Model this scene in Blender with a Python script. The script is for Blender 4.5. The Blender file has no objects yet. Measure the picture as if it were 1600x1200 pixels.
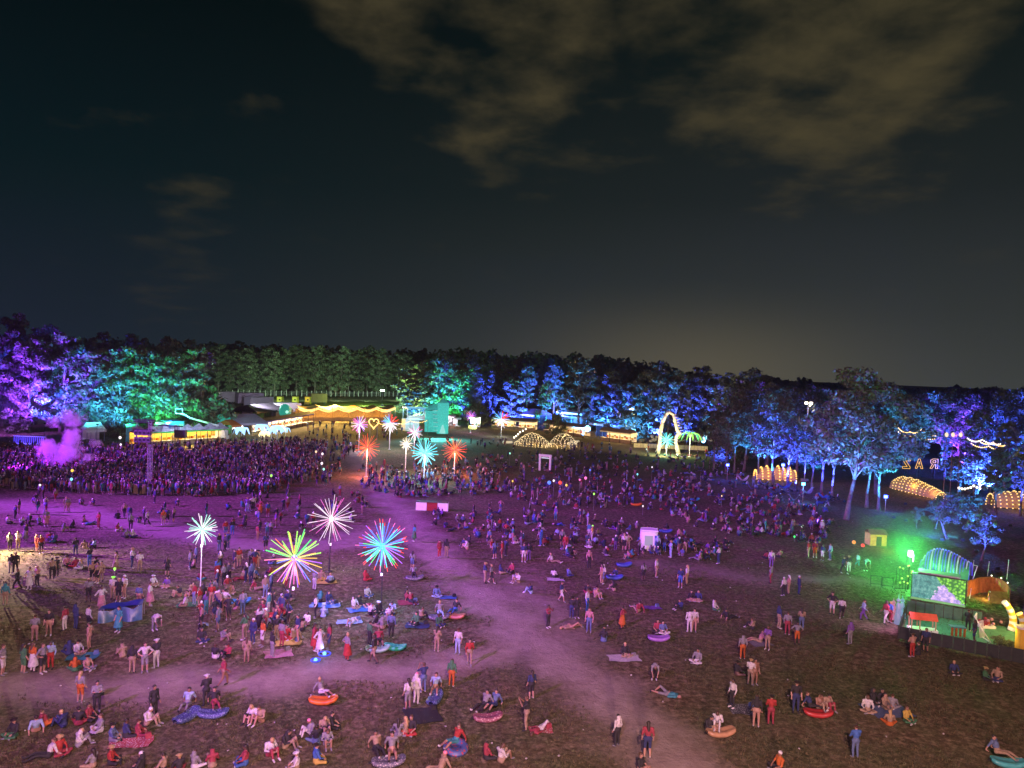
import bpy, bmesh, math, random
import numpy as np
from mathutils import Vector, Matrix

# ------------------------------------------------------------------ camera
SC = bpy.context.scene
COL = SC.collection
CAM_H, F, THETA = 20.0, 1155.56, math.atan(28 / 1155.56)
ROLL = math.radians(2.3)
cd = bpy.data.cameras.new("camera"); cd.sensor_width = 36.0; cd.lens = 26.0
cd.clip_start = 0.1; cd.clip_end = 6000
cam = bpy.data.objects.new("camera", cd); COL.objects.link(cam)
cam.location = (0, 0, CAM_H); cam.matrix_world = Matrix.Translation((0, 0, CAM_H)) @ Matrix.Rotation(math.pi / 2 - THETA, 4, 'X') @ Matrix.Rotation(ROLL, 4, 'Z')
SC.camera = cam
SC.view_settings.view_transform = 'Standard'; SC.view_settings.look = 'None'
SC.view_settings.exposure = 0.0; SC.view_settings.gamma = 1.0
SC.render.engine = 'CYCLES'
cy = SC.cycles
cy.use_denoising = True
cy.max_bounces = 4; cy.diffuse_bounces = 2; cy.glossy_bounces = 2; cy.transmission_bounces = 2
cy.volume_bounces = 0; cy.transparent_max_bounces = 6
cy.sample_clamp_indirect = 3.0
cy.use_light_tree = True
cy.volume_step_rate = 2.0; cy.volume_max_steps = 128

def ray(px, py):
    u, v = (px - 800) / F, (py - 600) / F; cr, sr = math.cos(ROLL), math.sin(ROLL)
    x = u * cr + v * sr; z = u * sr - v * cr
    c, s = math.cos(THETA), math.sin(THETA)
    return Vector((x, c + s * z, -s + c * z))
def G(px, py, z0=0.0):
    """photo pixel -> the point of the flat ground (or of a level plane at z0) seen there"""
    d = ray(px, py); t = -(CAM_H - z0) / d.z
    return Vector((d.x * t, d.y * t, z0))
def AT(px, py, Y):
    d = ray(px, py); t = Y / d.y
    return Vector((d.x * t, Y, CAM_H + d.z * t))
def MPP(y):
    """metres per photo pixel at depth y"""
    return y / F

# ------------------------------------------------------------------ night sky
W = bpy.data.worlds.new("World"); SC.world = W; W.use_nodes = True
nt = W.node_tree; nt.nodes.clear()
def N(t, **kw):
    n = nt.nodes.new(t)
    for k, v in kw.items(): setattr(n, k, v)
    return n
def L(a, b): nt.links.new(a, b)
def mth(op, a, b=None, c=None, clamp=False):
    n = N('ShaderNodeMath', operation=op); n.use_clamp = clamp
    for i, v in enumerate((a, b, c)):
        if v is None: continue
        if isinstance(v, (int, float)): n.inputs[i].default_value = v
        else: L(v, n.inputs[i])
    return n.outputs[0]
def vdot(a, v):
    n = N('ShaderNodeVectorMath', operation='DOT_PRODUCT'); L(a, n.inputs[0]); n.inputs[1].default_value = v
    return n.outputs['Value']
def mrange(v, a, b, c=0.0, d=1.0):
    n = N('ShaderNodeMapRange', interpolation_type='SMOOTHSTEP'); L(v, n.inputs[0])
    for i, x in enumerate((a, b, c, d)): n.inputs[i + 1].default_value = x
    return n.outputs[0]
def ramp(v, stops):
    n = N('ShaderNodeValToRGB'); L(v, n.inputs[0])
    while len(n.color_ramp.elements) < len(stops): n.color_ramp.elements.new(0.5)
    for e, (p, c) in zip(n.color_ramp.elements, stops): e.position = p; e.color = (*c, 1)
    return n.outputs[0]
def scalecol(col, f):
    n = N('ShaderNodeVectorMath', operation='SCALE')
    if isinstance(col, tuple): n.inputs[0].default_value = col
    else: L(col, n.inputs[0])
    L(f, n.inputs['Scale']); return n.outputs[0]
def addcol(a, b):
    n = N('ShaderNodeVectorMath', operation='ADD'); L(a, n.inputs[0]); L(b, n.inputs[1]); return n.outputs[0]
tc = N('ShaderNodeTexCoord').outputs['Generated']
sep = N('ShaderNodeSeparateXYZ'); L(tc, sep.inputs[0])
zc = mth('MAXIMUM', sep.outputs['Z'], 0.0)
east = ramp(zc, [(0.0, (.042, .047, .042)), (.08, (.029, .034, .031)), (.22, (.012, .017, .017)), (.40, (.003, .008, .008)), (1, (.003, .005, .006))])
west = ramp(zc, [(0.0, (.008, .017, .024)), (.08, (.006, .014, .019)), (.22, (.001, .009, .011)), (.40, (.0, .004, .0045)), (1, (.001, .003, .004))])
side = mrange(sep.outputs['X'], -0.55, 0.45)
mix = N('ShaderNodeMix', data_type='RGBA'); L(side, mix.inputs[0]); L(west, mix.inputs[6]); L(east, mix.inputs[7])
sky = mix.outputs[2]
gd = ray(1085, 575).normalized()
gl = mth('POWER', mth('MAXIMUM', vdot(tc, tuple(gd)), 0.0), 55.0)
low = mrange(zc, 0.0, 0.13, 1.0, 0.0)
sky = addcol(sky, scalecol((.050, .037, .016), mth('MULTIPLY', gl, low)))
# cloud deck: coordinates on a high plane, so that clouds flatten towards the horizon
den = mth('ADD', zc, 0.16)
cx = mth('DIVIDE', sep.outputs['X'], den); cyv = mth('DIVIDE', sep.outputs['Y'], den)
cmb = N('ShaderNodeCombineXYZ'); L(cx, cmb.inputs[0]); L(cyv, cmb.inputs[1]); cmb.inputs[2].default_value = 3.7
nz = N('ShaderNodeTexNoise'); L(cmb.outputs[0], nz.inputs['Vector'])
nz.inputs['Scale'].default_value = 3.8; nz.inputs['Detail'].default_value = 9; nz.inputs['Roughness'].default_value = .56; nz.inputs['Distortion'].default_value = .12
banks = None
for (px, py, r0, r1, w) in ((1300, 80, 1, 13, .95), (1080, 20, 1, 8, .66), (800, 90, 1, 11, .80), (640, 0, 1, 9, .70), (880, 190, 0, 6, .66), (1230, 190, 0, 6, .6), (1480, 254, 0, 3.2, .5), (1240, 272, 0, 3, .5), (300, 330, 0, 4.0, .66), (270, 430, 0, 4.5, .56)):  # the last pair is a lit smoke wisp painted into the sky
    c = ray(px, py).normalized()
    b = mth('MULTIPLY', mrange(vdot(tc, tuple(c)), math.cos(math.radians(r1)), math.cos(math.radians(r0))), w)
    banks = b if banks is None else mth('MAXIMUM', banks, b)
elsewhere = mth('MULTIPLY', mrange(sep.outputs['Y'], 0.75, 0.3), 0.55)
banks = mth('MAXIMUM', banks, elsewhere)
cv = mth('ADD', mth('MULTIPLY', nz.outputs['Fac'], 1.5), mth('MULTIPLY', banks, .52))
cover = mth('MULTIPLY', mrange(cv, .87, 1.60), mrange(zc, .10, .30, .25, 1.0))
ccol = ramp(cv, [(0.0, (.018, .024, .020)), (.6, (.026, .028, .020)), (1.0, (.062, .051, .025))])
mix2 = N('ShaderNodeMix', data_type='RGBA'); L(cover, mix2.inputs[0]); L(sky, mix2.inputs[6]); L(ccol, mix2.inputs[7])
bg = N('ShaderNodeBackground'); bg.inputs[1].default_value = 1.0; L(mix2.outputs[2], bg.inputs[0])
wo = N('ShaderNodeOutputWorld'); L(bg.outputs[0], wo.inputs[0])
# a faint, wide moonlit-cloud sun
sd = bpy.data.lights.new("sun", 'SUN'); sd.energy = 0.02; sd.angle = math.radians(20); sd.color = (1, .9, .75)
so = bpy.data.objects.new("sun", sd); COL.objects.link(so); so.rotation_euler = (math.radians(40), math.radians(20), 0)

# ------------------------------------------------------------------ large lamps out of frame: stage washes and wheel lamp
def spot(name, loc, target, color, power, angle=60, blend=0.5, radius=0.3, parent=None):
    d = bpy.data.lights.new(name, 'SPOT'); d.energy = power; d.color = color
    d.spot_size = math.radians(angle); d.spot_blend = blend; d.shadow_soft_size = radius
    o = bpy.data.objects.new(name, d); COL.objects.link(o)
    o.location = loc; o.rotation_euler = (Vector(target) - Vector(loc)).to_track_quat('-Z', 'Y').to_euler()
    if parent: o.parent = parent
    return o
def point(name, loc, color, power, radius=0.2, parent=None):
    d = bpy.data.lights.new(name, 'POINT'); d.energy = power; d.color = color; d.shadow_soft_size = radius
    o = bpy.data.objects.new(name, d); COL.objects.link(o); o.location = loc
    if parent: o.parent = parent
    return o
# lamps, one of them added, at the big wheel the picture is taken from
spot("wheel_lamp", (3, -6, 10), (0, 62, 0), (1.0, .50, .46), 78000, 105, .8, .35)
spot("wheel_lamp", (4, -10, 34), (4, 48, 0), (1.0, .52, .46), 128000, 100, .9, .8)  # added high up, to light the ground at a less grazing angle
spot("wheel_lamp", (-6, -9, 30), (-6, 82, 0), (.66, .34, 1.0), 60000, 85, .9, .8)
# stage washes (the stage towers stand out of frame to the left)
spot("stage_wash", (-120, 70, 46), (-32, 88, 0), (.40, .055, 1.0), 1850000, 42, 1.0, 1.0)
spot("stage_wash", (-50, -20, 48), (2, 80, 0), (.55, .12, .95), 760000, 34, 1.0, 1.0)
spot("stage_wash", (-105, 120, 30), (-62, 128, 0), (.45, .06, 1.0), 260000, 70, 1.0, 1.0)

# ------------------------------------------------------------------ helpers
RNG = random.Random(11)
NP = np.random.default_rng(7)
MATS = {}
def mat(name, rgb, rough=.7, var=.15, scale=3.0, metal=0.0, bump=0.0):
    if name in MATS: return MATS[name]
    m = bpy.data.materials.new(name); m.use_nodes = True; t = m.node_tree
    b = t.nodes['Principled BSDF']; b.inputs['Roughness'].default_value = rough; b.inputs['Metallic'].default_value = metal
    b.inputs['Base Color'].default_value = (*rgb, 1)
    if var > 0:
        co = t.nodes.new('ShaderNodeTexCoord'); n = t.nodes.new('ShaderNodeTexNoise')
        n.inputs['Scale'].default_value = scale; n.inputs['Detail'].default_value = 4
        t.links.new(co.outputs['Object'], n.inputs['Vector'])
        r = t.nodes.new('ShaderNodeValToRGB'); r.color_ramp.elements[0].position = .3; r.color_ramp.elements[1].position = .7
        r.color_ramp.elements[0].color = (*[c * (1 - var) for c in rgb], 1)
        r.color_ramp.elements[1].color = (*[min(1, c * (1 + var)) for c in rgb], 1)
        t.links.new(n.outputs['Fac'], r.inputs[0]); t.links.new(r.outputs[0], b.inputs['Base Color'])
        if bump:
            bp = t.nodes.new('ShaderNodeBump'); bp.inputs['Strength'].default_value = bump; bp.inputs['Distance'].default_value = .05
            t.links.new(n.outputs['Fac'], bp.inputs['Height']); t.links.new(bp.outputs[0], b.inputs['Normal'])
    MATS[name] = m; return m
def em(name, rgb, strength, sampled=False):
    if name in MATS: return MATS[name]
    m = bpy.data.materials.new(name); m.use_nodes = True; t = m.node_tree
    b = t.nodes['Principled BSDF']; b.inputs['Base Color'].default_value = (*[c * .03 + .01 for c in rgb], 1)
    b.inputs['Emission Color'].default_value = (*rgb, 1); b.inputs['Emission Strength'].default_value = strength
    b.inputs['Roughness'].default_value = .4
    m.cycles.emission_sampling = 'AUTO' if sampled else 'NONE'
    MATS[name] = m; return m

class MB:
    """collects boxes, tapered tubes and balls; build() links them as ONE mesh object"""
    def __init__(s): s.v = []; s.f = []; s.m = []; s.cur = 0
    def add(s, vs, fs):
        o = len(s.v); s.v.extend([tuple(v) for v in vs]); s.f.extend([tuple(i + o for i in f) for f in fs]); s.m.extend([s.cur] * len(fs)); return s
    def box(s, c, d, rz=0.0, taper=1.0):
        x, y, z = d[0] / 2, d[1] / 2, d[2] / 2; ca, sa = math.cos(rz), math.sin(rz); vs = []
        for k, zz in enumerate((-z, z)):
            q = taper if k else 1.0
            for a, b in ((-x, -y), (x, -y), (x, y), (-x, y)):
                vs.append((c[0] + (a * ca - b * sa) * q, c[1] + (a * sa + b * ca) * q, c[2] + zz))
        return s.add(vs, [(3, 2, 1, 0), (4, 5, 6, 7), (0, 1, 5, 4), (1, 2, 6, 5), (2, 3, 7, 6), (3, 0, 4, 7)])
    def tube(s, p0, p1, r0, r1=None, n=8):
        r1 = r0 if r1 is None else r1; p0, p1 = Vector(p0), Vector(p1); d = (p1 - p0)
        if d.length < 1e-6: return s
        q = d.to_track_quat('Z', 'Y').to_matrix(); vs = []
        for p, r in ((p0, r0), (p1, r1)):
            for i in range(n):
                a = 2 * math.pi * i / n; vs.append(p + q @ Vector((math.cos(a) * r, math.sin(a) * r, 0)))
        fs = [(i, (i + 1) % n, n + (i + 1) % n, n + i) for i in range(n)] + [tuple(range(n - 1, -1, -1)), tuple(range(n, 2 * n))]
        return s.add(vs, fs)
    def path(s, pts, r, n=6):
        for a, b in zip(pts, pts[1:]):
            ra, rb = (r if not isinstance(r, (list, tuple)) else r[pts.index(a)]), (r if not isinstance(r, (list, tuple)) else r[pts.index(b)])
            s.tube(a, b, ra, rb, n)
        return s
    def ball(s, c, r, seg=8, ring=5):
        rx, ry, rz = (r, r, r) if isinstance(r, (int, float)) else r
        vs = [(c[0], c[1], c[2] - rz)]; fs = []
        for j in range(1, ring):
            ph = -math.pi / 2 + math.pi * j / ring
            for i in range(seg):
                a = 2 * math.pi * i / seg; vs.append((c[0] + rx * math.cos(ph) * math.cos(a), c[1] + ry * math.cos(ph) * math.sin(a), c[2] + rz * math.sin(ph)))
        vs.append((c[0], c[1], c[2] + rz)); top = len(vs) - 1
        for i in range(seg):
            k = (i + 1) % seg
            fs.append((0, 1 + k, 1 + i))
            for j in range(ring - 2): a = 1 + j * seg; fs.append((a + i, a + k, a + seg + k, a + seg + i))
            a = 1 + (ring - 2) * seg; fs.append((a + i, a + k, top))
        return s.add(vs, fs)
    def grid(s, fn, nu, nv, closed_u=False):
        vs = [fn(i / nu, j / nv) for j in range(nv + 1) for i in range(nu + 1)]; w = nu + 1
        return s.add(vs, [(j * w + i, j * w + i + 1, (j + 1) * w + i + 1, (j + 1) * w + i) for j in range(nv) for i in range(nu)])
    def mesh(s, name):
        me = bpy.data.meshes.new(name); me.from_pydata(s.v, [], s.f); me.polygons.foreach_set('material_index', s.m); me.update(); return me
    def build(s, name, mats, parent=None, smooth=False):
        me = s.mesh(name)
        for m in (mats if isinstance(mats, (list, tuple)) else [mats]): me.materials.append(m)
        if smooth: me.polygons.foreach_set('use_smooth', [True] * len(me.polygons))
        return link(name, me, parent)
def link(name, data, parent=None, loc=None):
    o = bpy.data.objects.new(name, data); COL.objects.link(o)
    if parent: o.parent = parent
    if loc is not None: o.location = loc
    return o
def tag(o, label, cat, group=None, kind=None):
    if label: o['label'] = label
    if cat: o['category'] = cat
    if group: o['group'] = group
    if kind: o['kind'] = kind
    return o
def thing(name, label, cat, loc=(0, 0, 0), rz=0.0, group=None):
    o = link(name, None, None, loc); o.rotation_euler = (0, 0, rz); o.empty_display_size = .2
    return tag(o, label, cat, group)
def copy_tree(o, parent=None):
    c = o.copy(); COL.objects.link(c); c.parent = parent
    for ch in o.children:
        copy_tree(ch, c)
    return c
def npmesh(name, V, Fq, mats, midx=None, cols=None, smooth=False):
    """fast mesh from numpy arrays: V n x 3, Fq m x k"""
    me = bpy.data.meshes.new(name); k = Fq.shape[1]; m = len(Fq)
    me.vertices.add(len(V)); me.vertices.foreach_set('co', np.ascontiguousarray(V, dtype=np.float32).ravel())
    me.loops.add(m * k); me.loops.foreach_set('vertex_index', np.ascontiguousarray(Fq, dtype=np.int32).ravel())
    me.polygons.add(m); me.polygons.foreach_set('loop_start', np.arange(0, m * k, k, dtype=np.int32))
    for q in mats: me.materials.append(q)
    if midx is not None: me.polygons.foreach_set('material_index', np.asarray(midx, dtype=np.int32))
    if cols is not None:
        a = me.attributes.new('tint', 'FLOAT_COLOR', 'FACE'); c4 = np.ones((m, 4), dtype=np.float32); c4[:, :3] = cols
        a.data.foreach_set('color', c4.ravel())
    if smooth: me.polygons.foreach_set('use_smooth', np.ones(m, dtype=bool))
    me.update(calc_edges=True); me.validate(); return me
def tintmat(name, rough=.8, mult=1.0):
    m = bpy.data.materials.new(name); m.use_nodes = True; t = m.node_tree; b = t.nodes['Principled BSDF']
    a = t.nodes.new('ShaderNodeAttribute'); a.attribute_name = 'tint'
    t.links.new(a.outputs['Color'], b.inputs['Base Color']); b.inputs['Roughness'].default_value = rough
    return m
STEEL = mat('steel', (.30, .30, .32), .45, .1, 5, .6)
BLACK = mat('black_metal', (.02, .02, .022), .5, .2)
DARK = mat('dark_paint', (.035, .035, .04), .6, .2)
WHITE = mat('white_paint', (.75, .74, .72), .5, .08)
WOOD = mat('wood', (.22, .13, .07), .8, .3, 6)

# ------------------------------------------------------------------ ground: one sheet to the horizon, worn dirt tracks as an attribute
def axis(core0, core1, step, far0, far1):
    a = list(np.arange(core0, core1, step)); s = step; x = a[-1]
    while x < far1: s *= 1.18; x += s; a.append(min(x, far1))
    s = step; x = a[0]; pre = []
    while x > far0: s *= 1.18; x -= s; pre.append(max(x, far0))
    return np.array(pre[::-1] + a)
gx = axis(-75, 75, .75, -2500, 2500); gy = axis(24, 130, .75, -300, 4000)
X, Y = np.meshgrid(gx, gy); V = np.stack([X.ravel(), Y.ravel(), np.zeros(X.size)], 1)
wob = .18 * np.sin(V[:, 0] * .31 + V[:, 1] * .17) + .12 * np.sin(V[:, 0] * .83 - V[:, 1] * .57 + 1.3)
V[:, 2] = np.where((V[:, 1] < 170) & (V[:, 1] > 20), -.03 + .06 * wob - .02, -.03)
nx, ny = len(gx), len(gy)
I = (np.arange(ny - 1)[:, None] * nx + np.arange(nx - 1)[None, :]).ravel()
Fq = np.stack([I, I + 1, I + nx + 1, I + nx], 1)
def track(pts, width):
    d = np.full(len(V), 1e9); P2 = [np.array(G(*p)[:2]) for p in pts]; w = width
    for a, b in zip(P2, P2[1:]):
        ab = b - a; t = np.clip(((V[:, :2] - a) @ ab) / (ab @ ab), 0, 1)
        d = np.minimum(d, np.linalg.norm(V[:, :2] - (a + t[:, None] * ab), axis=1))
    n = np.sin(V[:, 0] * .9 + 1.7 * np.sin(V[:, 1] * .6)) * .5 + np.sin(V[:, 1] * 1.3 + V[:, 0] * .4) * .4
    return np.clip((w + .6 + n - d) / 3.2, 0, 1)
dirt = np.maximum.reduce([
    track([(-120, 1075), (200, 1075), (480, 1055), (700, 1040), (820, 1010)], 2.7),
    track([(560, 705), (590, 760), (640, 815), (690, 880), (760, 940), (850, 1010), (950, 1090), (1040, 1180), (1100, 1260)], 3.2),
    .7 * track([(640, 815), (520, 850), (380, 850), (120, 800), (-60, 780)], 4.0),
    .6 * track([(900, 1040), (860, 960), (800, 900)], 3.0),
    .55 * track([(1000, 880), (1200, 905), (1330, 905), (1420, 925)], 2.2),
    .8 * track([(480, 690), (620, 690), (760, 690), (980, 700)], 9)])
gm = bpy.data.materials.new('trodden_grass'); gm.use_nodes = True; t = gm.node_tree; b = t.nodes['Principled BSDF']
b.inputs['Roughness'].default_value = .95; b.inputs['Specular IOR Level'].default_value = .15
co = t.nodes.new('ShaderNodeNewGeometry').outputs['Position']
def gn(scale, detail=5, rough=.6):
    n = t.nodes.new('ShaderNodeTexNoise'); n.inputs['Scale'].default_value = scale; n.inputs['Detail'].default_value = detail
    n.inputs['Roughness'].default_value = rough; t.links.new(co, n.inputs['Vector']); return n.outputs['Fac']
def grp(v, s):
    r = t.nodes.new('ShaderNodeValToRGB'); t.links.new(v, r.inputs[0])
    while len(r.color_ramp.elements) < len(s): r.color_ramp.elements.new(.5)
    for e, (p, c) in zip(r.color_ramp.elements, s): e.position = p; e.color = (*c, 1)
    return r.outputs[0]
def gmix(f, a, c, mode='MIX'):
    n = t.nodes.new('ShaderNodeMix'); n.data_type = 'RGBA'; n.blend_type = mode
    if isinstance(f, float): n.inputs[0].default_value = f
    else: t.links.new(f, n.inputs[0])
    t.links.new(a, n.inputs[6]); t.links.new(c, n.inputs[7]); return n.outputs[2]
grass = gmix(grp(gn(.16, 5, .65), [(.40, (0, 0, 0)), (.60, (1, 1, 1))]), grp(gn(2.2, 8, .75), [(.32, (.026, .022, .012)), (.5, (.125, .095, .052)), (.68, (.36, .28, .18))]),
             grp(gn(3.1, 8, .75), [(.32, (.020, .024, .010)), (.5, (.085, .090, .038)), (.68, (.27, .25, .13))]))
soil = grp(gn(.9, 9, .7), [(.3, (.24, .19, .155)), (.55, (.33, .27, .22)), (.75, (.40, .34, .28))])
at = t.nodes.new('ShaderNodeAttribute'); at.attribute_name = 'dirt'
mx = t.nodes.new('ShaderNodeMath'); mx.operation = 'MULTIPLY_ADD'; t.links.new(gn(1.6, 6, .7), mx.inputs[0]); mx.inputs[1].default_value = .9; mx.inputs[2].default_value = -.45
ad = t.nodes.new('ShaderNodeMath'); ad.operation = 'ADD'; ad.use_clamp = True; t.links.new(at.outputs['Fac'], ad.inputs[0]); t.links.new(mx.outputs[0], ad.inputs[1])
m2 = t.nodes.new('ShaderNodeMath'); m2.operation = 'MULTIPLY'; m2.use_clamp = True; t.links.new(ad.outputs[0], m2.inputs[0]); m2.inputs[1].default_value = 1.0
t.links.new(gmix(m2.outputs[0], grass, soil), b.inputs['Base Color'])
bp = t.nodes.new('ShaderNodeBump'); bp.inputs['Strength'].default_value = .9; bp.inputs['Distance'].default_value = .12
t.links.new(gn(4.5, 6, .7), bp.inputs['Height']); t.links.new(bp.outputs[0], b.inputs['Normal'])
me = npmesh('ground', V, Fq, [gm], smooth=True)
a = me.attributes.new('dirt', 'FLOAT', 'POINT'); a.data.foreach_set('value', dirt.astype(np.float32))
tag(link('ground', me), 'trodden grass field with worn dirt tracks', None, kind='structure')

# grass tufts over the nearest field
n = 90000
yy = 27 + 58 * NP.random(n) ** 1.3; xx = (NP.random(n) * 2 - 1) * (yy * .74 + 2)
ix = np.clip(np.searchsorted(gx, xx) - 1, 0, nx - 1); iy = np.clip(np.searchsorted(gy, yy) - 1, 0, ny - 1)
patch = np.sin(xx * .7 + 2 * np.sin(yy * .45)) + np.sin(yy * .9 + xx * .23)
keep = (dirt[iy * nx + ix] < .35) & (NP.random(n) < .45 + .3 * patch)
xx, yy = xx[keep], yy[keep]; n = len(xx)
ang = NP.random((n, 3)) * 6.28; h = .04 + .10 * NP.random((n, 3)); w = .035 + .045 * NP.random((n, 3))
V3 = np.zeros((n, 3, 3, 3)); base = np.stack([xx, yy, np.full(n, -.05)], 1)[:, None, :] + np.concatenate([NP.normal(0, .05, (n, 3, 2)), np.zeros((n, 3, 1))], 2)
dx = np.stack([np.cos(ang), np.sin(ang), np.zeros_like(ang)], 2)
V3[:, :, 0] = base - dx * w[..., None] * .5; V3[:, :, 1] = base + dx * w[..., None] * .5
V3[:, :, 2] = base + np.concatenate([NP.normal(0, .05, (n, 3, 2)), h[..., None] + .03], 2)
cl = np.repeat((np.array([.085, .074, .036]) * (.5 + .8 * NP.random((n, 1)))) * np.where(NP.random((n, 1)) < .35, np.array([[1.2, 1.1, .9]]), np.array([[.8, 1.0, .8]])), 3, 0)
o = link('grass_tufts', npmesh('grass_tufts', V3.reshape(-1, 3), np.arange(n * 9).reshape(-1, 3), [tintmat('grass_blades', .8)], cols=cl))
tag(o, 'short dry grass tufts over the trodden field', 'grass', kind='stuff')

# cups, wrappers and bits of litter
n = 110; yy = 28 + 80 * NP.random(n) ** 1.2; xx = (NP.random(n) * 2 - 1) * (yy * .72); mbl = MB()
for x_, y_ in zip(xx, yy): mbl.box((x_, y_, .02), (.06 + .08 * NP.random(), .05 + .05 * NP.random(), .03 + .04 * NP.random()), NP.random() * 3, .8)
tag(mbl.build('litter', mat('paper_cup', (.38, .36, .34), .8, .3)), 'scattered cups and paper litter on the grass', 'litter', kind='stuff')

# ------------------------------------------------------------------ trees
bark = mat('bark', (.15, .12, .10), .9, .35, 4, 0, .5)
def leafmat(name, c):
    m = bpy.data.materials.new(name); m.use_nodes = True; t = m.node_tree; b = t.nodes['Principled BSDF']
    at = t.nodes.new('ShaderNodeAttribute'); at.attribute_name = 'tint'
    oi = t.nodes.new('ShaderNodeObjectInfo'); r = t.nodes.new('ShaderNodeMapRange'); t.links.new(oi.outputs['Random'], r.inputs[0]); r.inputs[3].default_value = .75; r.inputs[4].default_value = 1.25
    v = t.nodes.new('ShaderNodeVectorMath'); v.operation = 'SCALE'; t.links.new(at.outputs['Color'], v.inputs[0]); t.links.new(r.outputs[0], v.inputs['Scale'])
    t.links.new(v.outputs[0], b.inputs['Base Color']); b.inputs['Roughness'].default_value = .55
    return m
LEAF = leafmat('leaves', None)
def tree_mesh(seed, h, lo, rad, nleaf, shape='round', leaf=.42):
    """trunk mesh with limbs and crown mesh of leaf-sized faces gathered in clumps; lo: where the crown starts"""
    r = random.Random(seed); rn = np.random.default_rng(seed)
    tb = MB(); pts = []; bx = by = 0
    for i in range(7):
        z = h * .86 * i / 6; pts.append(Vector((bx, by, z))); bx += r.uniform(-.25, .25); by += r.uniform(-.25, .25)
    r0 = h * .013 + .06
    for i in range(6): tb.tube(pts[i], pts[i + 1], r0 * (1 - i / 6.6) * (1.35 if i == 0 else 1), r0 * (1 - (i + 1) / 6.6), 8)
    cl = []
    ncl = 44 if shape != 'cone' else 34
    for k in range(ncl):
        u = (k + r.random()) / ncl; z = h * (lo + (1 - lo) * u)
        if shape == 'cone': e = rad * (1.05 - u) * .95
        elif shape == 'umbrella': e = rad * (math.sin(math.pi * min(1, .25 + .72 * u)) ** .6)
        else: e = rad * (math.sin(math.pi * (.14 + .80 * u)) ** .75)
        a = k * 2.39996 + r.uniform(-.5, .5); q = e * (r.uniform(.45, 1.12) if k % 4 else r.uniform(0, .35))
        p = Vector((math.cos(a) * q, math.sin(a) * q, z + r.uniform(-.5, .5))); cl.append((p, r.uniform(.11, .27) * rad * (.8 if shape == 'cone' else 1)))
    ax = lambda z: pts[min(6, max(0, int(z / (h * .86) * 6)))]
    for p, q in cl[::2]:
        zs = max(h * lo * .8, p.z - r.uniform(.12, .25) * h * (1 - lo) - .5); s0 = ax(zs); s0 = Vector((s0.x, s0.y, zs))
        md = s0.lerp(p, .5) + Vector((0, 0, .12 * (p - s0).length)); tb.tube(s0, md, r0 * .34, r0 * .22, 5); tb.tube(md, p, r0 * .22, r0 * .07, 5)
    tm = tb.mesh('trunk'); tm.materials.append(bark); tm.polygons.foreach_set('use_smooth', [True] * len(tm.polygons))
    C = np.array([[*p] for p, _ in cl]); R = np.array([q for _, q in cl]); wgt = R ** 2 / (R ** 2).sum()
    ci = rn.choice(len(cl), nleaf, p=wgt); d = rn.normal(size=(nleaf, 3)); d /= np.linalg.norm(d, axis=1)[:, None]
    rr = R[ci] * (rn.random(nleaf) ** .45) * (1 + .25 * rn.random(nleaf)); P = C[ci] + d * rr[:, None] * np.array([1.15, 1.15, .75])
    keep = P[:, 2] > h * lo * .75; P, d, ci = P[keep], d[keep], ci[keep]; nl = len(P)
    nrm = d * .7 + rn.normal(size=(nl, 3)) * .55 + np.array([0, 0, .25]); nrm /= np.linalg.norm(nrm, axis=1)[:, None]
    tg = np.cross(nrm, rn.normal(size=(nl, 3))); tg /= np.linalg.norm(tg, axis=1)[:, None] + 1e-9; bt = np.cross(nrm, tg)
    sz = (leaf * (.5 + .8 * rn.random(nl)))[:, None]
    Vv = np.stack([P - tg * sz, P - bt * sz * .45, P + tg * sz, P + bt * sz * .45], 1).reshape(-1, 3)
    base = np.array([.075, .100, .055]); colr = base * (.55 + .9 * rn.random((nl, 1))) * (.8 + .4 * rn.random(len(cl)))[ci][:, None] * np.array([1, 1, 1]) + rn.random((nl, 1)) * np.array([.02, .008, 0])
    cm = npmesh('crown', Vv, np.arange(nl * 4).reshape(-1, 4), [LEAF], cols=colr)
    return tm, cm
KIND = {
    'tall': [tree_mesh(s, 25, .30, 5.6, 5200, 'round', .50) for s in (1, 2, 3)],
    'full': [tree_mesh(s, 24, .10, 6.2, 6500, 'round', .52) for s in (4, 5, 6)],
    'wide': [tree_mesh(s, 18, .36, 6.4, 9500, 'umbrella', .30) for s in (7, 8)],
    'slim': [tree_mesh(s, 19, .42, 3.6, 4200, 'umbrella', .32) for s in (9, 10, 11)],
    'cone': [tree_mesh(s, 18, .08, 3.3, 4500, 'cone', .36) for s in (12, 13)],
    'small': [tree_mesh(s, 6.0, .40, 2.0, 2200, 'umbrella', .17) for s in (14, 15)],
    'bush': [tree_mesh(s, 5.0, .05, 3.0, 2200, 'round', .30) for s in (16, 17)],
}
KH = {'tall': 25, 'full': 24, 'wide': 18, 'slim': 19, 'cone': 18, 'small': 6, 'bush': 5}
KNAME = {'tall': 'deciduous_tree', 'full': 'deciduous_tree', 'wide': 'spreading_tree', 'slim': 'slender_tree', 'cone': 'conifer_tree', 'small': 'small_tree', 'bush': 'shrub'}
TREES = []
DF = lambda px: float(np.interp(px, [-50, 250, 690, 1150, 1600], [.86, .87, 1.0, 1.10, 1.14]))
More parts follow.
